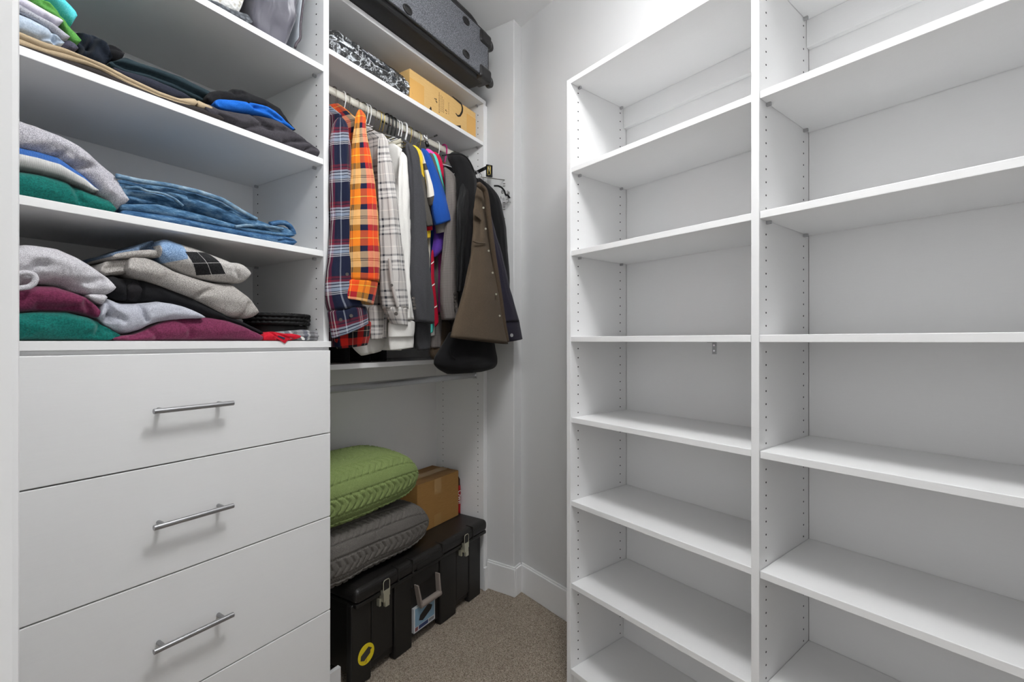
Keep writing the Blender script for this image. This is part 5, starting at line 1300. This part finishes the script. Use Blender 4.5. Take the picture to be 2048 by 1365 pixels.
# red pouch behind the box
rb = thing('snack_pouch', 'red pouch with white lettering tucked beside the brown box', 'pouch', (1.861, 1.55, BZ0), 0, GB)
M_POUCH = plain('red_foil_pouch', '#a81420', 0.35); M_POUCHB = plain('brown_foil_top', '#4a2a20', 0.4)
C = np.array([(1.8605, 1.545, BZ0 + z) for z in np.linspace(0.142, 0.0, 20)])
A = np.array([(0, 0.052, 0)] * 20); B = np.array([(0.003 + 0.0125 * math.sin(math.pi * min(1, 0.15 + 0.75 * i / 19)), 0, 0) for i in range(20)])
sweep('pouch', C, A, B, M_POUCH, rb, 0.001, 5, M=32)
C = np.array([(1.8605, 1.545, BZ0 + z) for z in np.linspace(0.200, 0.141, 10)])
B = np.array([(0.002 + 0.0075 * i / 9, 0, 0) for i in range(10)]); A = np.array([(0, 0.030 + 0.020 * min(1, i / 4), 0) for i in range(10)])
sweep('pouch_top', C, A, B, M_POUCHB, rb, 0.001, 6, M=32)
tc = bpy.data.curves.new('lettering', 'FONT'); tc.body = 'Owe'; tc.size = 0.034; tc.extrude = 0.0003; tc.align_x = 'CENTER'; tc.align_y = 'CENTER'
to = bpy.data.objects.new('lettering', tc); COL.objects.link(to); to.parent = rb
to.data.materials.append(plain('white_lettering', '#d9d2cf', 0.5))
_dg = bpy.context.evaluated_depsgraph_get()
_me = bpy.data.meshes.new_from_object(to.evaluated_get(_dg))
bpy.data.objects.remove(to)
to = bpy.data.objects.new('lettering', _me); COL.objects.link(to); to.parent = rb
to.matrix_local = Matrix.Translation(Vector((1.8555, 1.4925, BZ0 + 0.085)) - Vector(rb.location)) @ Matrix.Rotation(-0.55, 4, 'Z') @ Matrix.Rotation(math.pi / 2, 4, 'X') @ Matrix.Rotation(-math.pi / 2, 4, 'Z')

# ================================================================== UPPER SHELVES OF THE HANGING SECTION
ZS = H + 0.9885
kb = thing('printed_box', 'tan cardboard box with black printing on the shelf above the rod', 'box', (1.62, 1.52, ZS))
KX0, KX1, KY, KZ1 = 1.397, 1.846, 1.386, H + 1.120
box('walls', KX0, KX1, KY, 1.65, ZS, KZ1, M_CARD, kb, 0.0015)
def mark(pts, r=None, name='print'):
    if r: mk(name, *tube(spline([atY(a, b, KY - 0.0001) for a, b in pts], 40), r, 6), M_INK, kb)
    else: flat_poly(name, pts, KY - 0.0006, 0.0006, M_INK, kb)
J = spline([atY(a, b, KY) for a, b in [(904, 193), (914, 201), (922.5, 208), (924.8, 216), (924, 224), (920, 231.5), (915.5, 232.5), (911, 226.5)]], 60)
V = []; Fc = []
for i, p in enumerate(J):
    w = 0.0040 + 0.0075 * math.sin(math.pi * min(1, i / 59 * 1.0)) ** 0.7
    t_ = J[min(i + 1, 59)] - J[max(i - 1, 0)]; nrm = np.array((-t_[2], 0, t_[0])); nrm /= np.linalg.norm(nrm)
    V += [p + nrm * w * .5 + np.array((0, -0.0006, 0)), p - nrm * w * .5 + np.array((0, -0.0006, 0))]
for i in range(59): Fc.append((2 * i, 2 * i + 1, 2 * i + 3, 2 * i + 2))
mk('print_curve', V, Fc, M_INK, kb, smooth=False)
mark([(859, 218), (861.5, 213), (863, 216), (863.5, 224)]); mark([(908, 249), (913, 251), (921.5, 251), (922, 258), (915, 254.5)])
random.seed(2)
for k in range(6):
    px, py = 871.5 + random.uniform(-2, 2.5), 201 + random.uniform(-4.5, 4.5); mark([(px - 1, py - .8), (px + 1, py - .4), (px + .8, py + 1), (px - .8, py + .8)])
for k in range(4):
    px, py = 892 + random.uniform(-1.6, 1.6), 222 + random.uniform(-5, 5); mark([(px - .7, py - .6), (px + .7, py - .4), (px + .6, py + .9), (px - .6, py + .7)])
for cx_, y0_, y1_, sz_ in ((878.5, 185, 226, 1.0), (882, 190, 224, 0.5), (884.5, 193, 222, 0.5), (887.5, 199, 223, 0.5), (897.5, 205, 228, 0.4)):
    yy = y0_
    while yy < y1_:
        l_ = random.uniform(1.5, 4); mark([(cx_ - .35 * sz_, yy), (cx_ + .35 * sz_, yy + .2), (cx_ + .35 * sz_, yy + l_), (cx_ - .35 * sz_, yy + l_ - .2)], name='print_line'); yy += l_ + 0.9
M_PATCH = plain('clear_tape_tint', '#d8a75c', 0.22)
pa = [atY(a, b, KY) for a, b in ((823, 160), (852, 178))]
box('tape', KX0 - 0.0003, KX0 + 0.085, KY - 0.0004, KY, ZS + 0.012, KZ1 - 0.036, M_PATCH, kb, 0)
box('tape', KX1 - 0.07, KX1 + 0.0003, KY - 0.0004, KY, ZS + 0.012, KZ1 - 0.03, M_PATCH, kb, 0)
# plastic-wrapped bundle
def wrap():
    t = NT('clear_plastic_film')
    n = t.noise(t.coord('Object', (20, 30, 9)), 1.0, 6, 0.75)
    t.col((0.75, 0.78, 0.82, 1))
    tr_ = t.n('ShaderNodeBsdfTransparent'); gl = t.n('ShaderNodeBsdfGlossy'); gl.inputs['Roughness'].default_value = 0.12
    mx = t.n('ShaderNodeMixShader')
    fr = t.n('ShaderNodeFresnel'); fr.inputs['IOR'].default_value = 1.9
    bp = t.n('ShaderNodeBump'); bp.inputs['Strength'].default_value = 1.0; bp.inputs['Distance'].default_value = 0.02
    t.l(n, bp.inputs['Height']); t.l(bp.outputs[0], gl.inputs['Normal']); t.l(bp.outputs[0], fr.inputs['Normal'])
    t.l(fr.outputs[0], mx.inputs[0]); t.l(tr_.outputs[0], mx.inputs[1]); t.l(gl.outputs[0], mx.inputs[2])
    # the film's highlights, painted as whitish diffuse streaks along noise creases
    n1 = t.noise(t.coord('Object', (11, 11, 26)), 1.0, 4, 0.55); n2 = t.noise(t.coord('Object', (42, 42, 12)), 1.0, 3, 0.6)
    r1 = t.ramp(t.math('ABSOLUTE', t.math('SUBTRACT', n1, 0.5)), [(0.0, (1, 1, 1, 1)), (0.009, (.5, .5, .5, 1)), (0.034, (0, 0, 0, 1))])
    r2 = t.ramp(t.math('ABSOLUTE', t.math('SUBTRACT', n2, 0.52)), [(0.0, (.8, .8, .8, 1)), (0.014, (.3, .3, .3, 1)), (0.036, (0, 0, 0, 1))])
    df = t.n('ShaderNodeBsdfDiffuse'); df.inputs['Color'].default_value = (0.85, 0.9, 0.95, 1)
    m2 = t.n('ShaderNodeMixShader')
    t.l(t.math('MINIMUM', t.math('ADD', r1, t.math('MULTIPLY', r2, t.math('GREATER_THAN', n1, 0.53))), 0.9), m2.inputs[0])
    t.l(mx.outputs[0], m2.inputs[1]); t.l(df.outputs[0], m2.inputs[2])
    t.l(m2.outputs[0], t.out.inputs['Surface'])
    return t.m
M_WRAP = wrap()
pw = thing('wrapped_bundle', 'dark folded bundle wrapped in clear plastic on the shelf above the rod', 'bundle', (1.15, 1.50, ZS))
WS = [(640, 50, 103), (657, 54, 108), (668, 49, 116), (680, 54, 122), (700, 68, 134), (740, 96, 158), (770, 117, 175), (795, 133, 190), (810, 147, 196), (819, 160, 200), (823, 178, 196)]
WS = [(max(a, 659), b, c) for a, b, c in WS[1:]]
WS[0] = (659.5, 60, 104)
loaf('bundle', [(a, b + 3, c) for a, b, c in WS[:-1]], 1.392, 0.24, fabric('slate_quilted_cloth', '#2c2f33', '#43474d', 500, big=0.2), pw, wr=0.010, seed=301, zfl=ZS + 0.001, rmax=0.04, fine=2.0)
loaf('plastic_film', WS, 1.384, 0.255, M_WRAP, pw, wr=0.008, seed=302, zfl=ZS + 0.0005, rmax=0.045, fine=2.6, n=140)

# suitcase on the very top
SZ = H + 1.1975
su = thing('suitcase', 'charcoal soft suitcase lying on its side on the top shelf', 'suitcase', (1.39, 1.46, SZ))
UX0, UX1, UY0, UY1 = 1.000, 1.786, 1.262, 1.665
UZ0, UZ1 = SZ + 0.0008, H + 1.436
rbox('shell', UX0, UX1, UY0 + 0.012, UY1, UZ0, UZ1, M_CASE, su, 0.022, 4)
rbox('base_panel', UX0 + 0.03, UX1 - 0.004, UY0, UY0 + 0.02, UZ0 + 0.014, UZ1 - 0.010, M_NYLON, su, 0.009, 3)
fr = [(UX0 + 0.03, UZ0 + 0.014), (UX1 - 0.004, UZ0 + 0.014), (UX1 - 0.004, UZ1 - 0.010), (UX0 + 0.03, UZ1 - 0.010)]
Q = []
for i in range(4):
    a, b = np.array(fr[i]), np.array(fr[(i + 1) % 4]); Q += [a + (b - a) * t for t in np.linspace(0.02, 0.98, 30)]
mk('piping', *tube([(p[0], UY0 + 0.006, p[1]) for p in Q], 0.0045, 8, True), M_PIPE, su)
def oval(px, py):
    c = atY(px, py, UY0)
    P = [c + np.array((0.021 * math.cos(a), -0.001, 0.0135 * math.sin(a))) for a in np.linspace(0, 2 * math.pi, 32, endpoint=False)]
    mk('foot_ring', *tube(P, 0.0034, 8, True), M_CASEP, su)
    V, Fc = prism([(0.019 * math.cos(a), 0.012 * math.sin(a)) for a in np.linspace(0, 2 * math.pi, 28, endpoint=False)], 0, 0.002)
    V = [(c[0] + p[0], c[1] - 0.0015 + p[2], c[2] + p[1]) for p in V]
    mk('foot_recess', V, [f[::-1] for f in Fc], M_PIPE, su, smooth=False)
for p in ((815, 19), (932, 42), (932, 108.5)): oval(*p)
c_ = atY(815, 19, UY0)
# corner guards with wheels at the right end
def wheel(zc, zw, out, up):
    x = UX1
    g_ = rbox('corner_guard', x - 0.075, x + 0.012, UY0 - 0.010, UY0 + 0.07, zc - 0.030, zc + 0.030, M_CASEP, su, 0.014, 4)
    cyx = (x + 0.012 + out, UY0 + 0.018, zw)
    w = mk('wheel', *cyl((cyx[0], cyx[1] - 0.012, cyx[2]), (cyx[0], cyx[1] + 0.012, cyx[2]), 0.026, 28), M_CASEP, su, smooth=False); bev(w, 0.006, 3)
    mk('wheel_hub', *cyl((cyx[0], cyx[1] - 0.0135, cyx[2]), (cyx[0], cyx[1] + 0.0135, cyx[2]), 0.010, 16), M_PIPE, su, smooth=False)
    V, Fc = tube([(x - 0.02, UY0 + 0.018, zc), (x + 0.006, UY0 + 0.016, (zc + zw) / 2), cyx], [0.026, 0.022, 0.019], 12); mk('wheel_fork', V, Fc, M_CASEP, su)
wheel(UZ0 + 0.032, UZ0 + 0.024, 0.010, 0); wheel(UZ1 - 0.045, UZ1 - 0.042, 0.010, 1)
rbox('foot_guard', UX0 - 0.012, UX0 + 0.060, UY0 - 0.030, UY0 + 0.06, UZ0 + 0.001, UZ0 + 0.060, M_CASEP, su, 0.010, 3)
V, Fc = tube(spline([(1.42, UY0 + 0.045, UZ1 - 0.004), (1.43, UY0 + 0.045, UZ1 + 0.022), (1.48, UY0 + 0.045, UZ1 + 0.034), (1.60, UY0 + 0.045, UZ1 + 0.034), (1.69, UY0 + 0.045, UZ1 + 0.034), (1.735, UY0 + 0.045, UZ1 + 0.022), (1.745, UY0 + 0.045, UZ1 - 0.004)], 50), 0.017, 12); mk('carry_handle', V, Fc, M_CASEP, su)
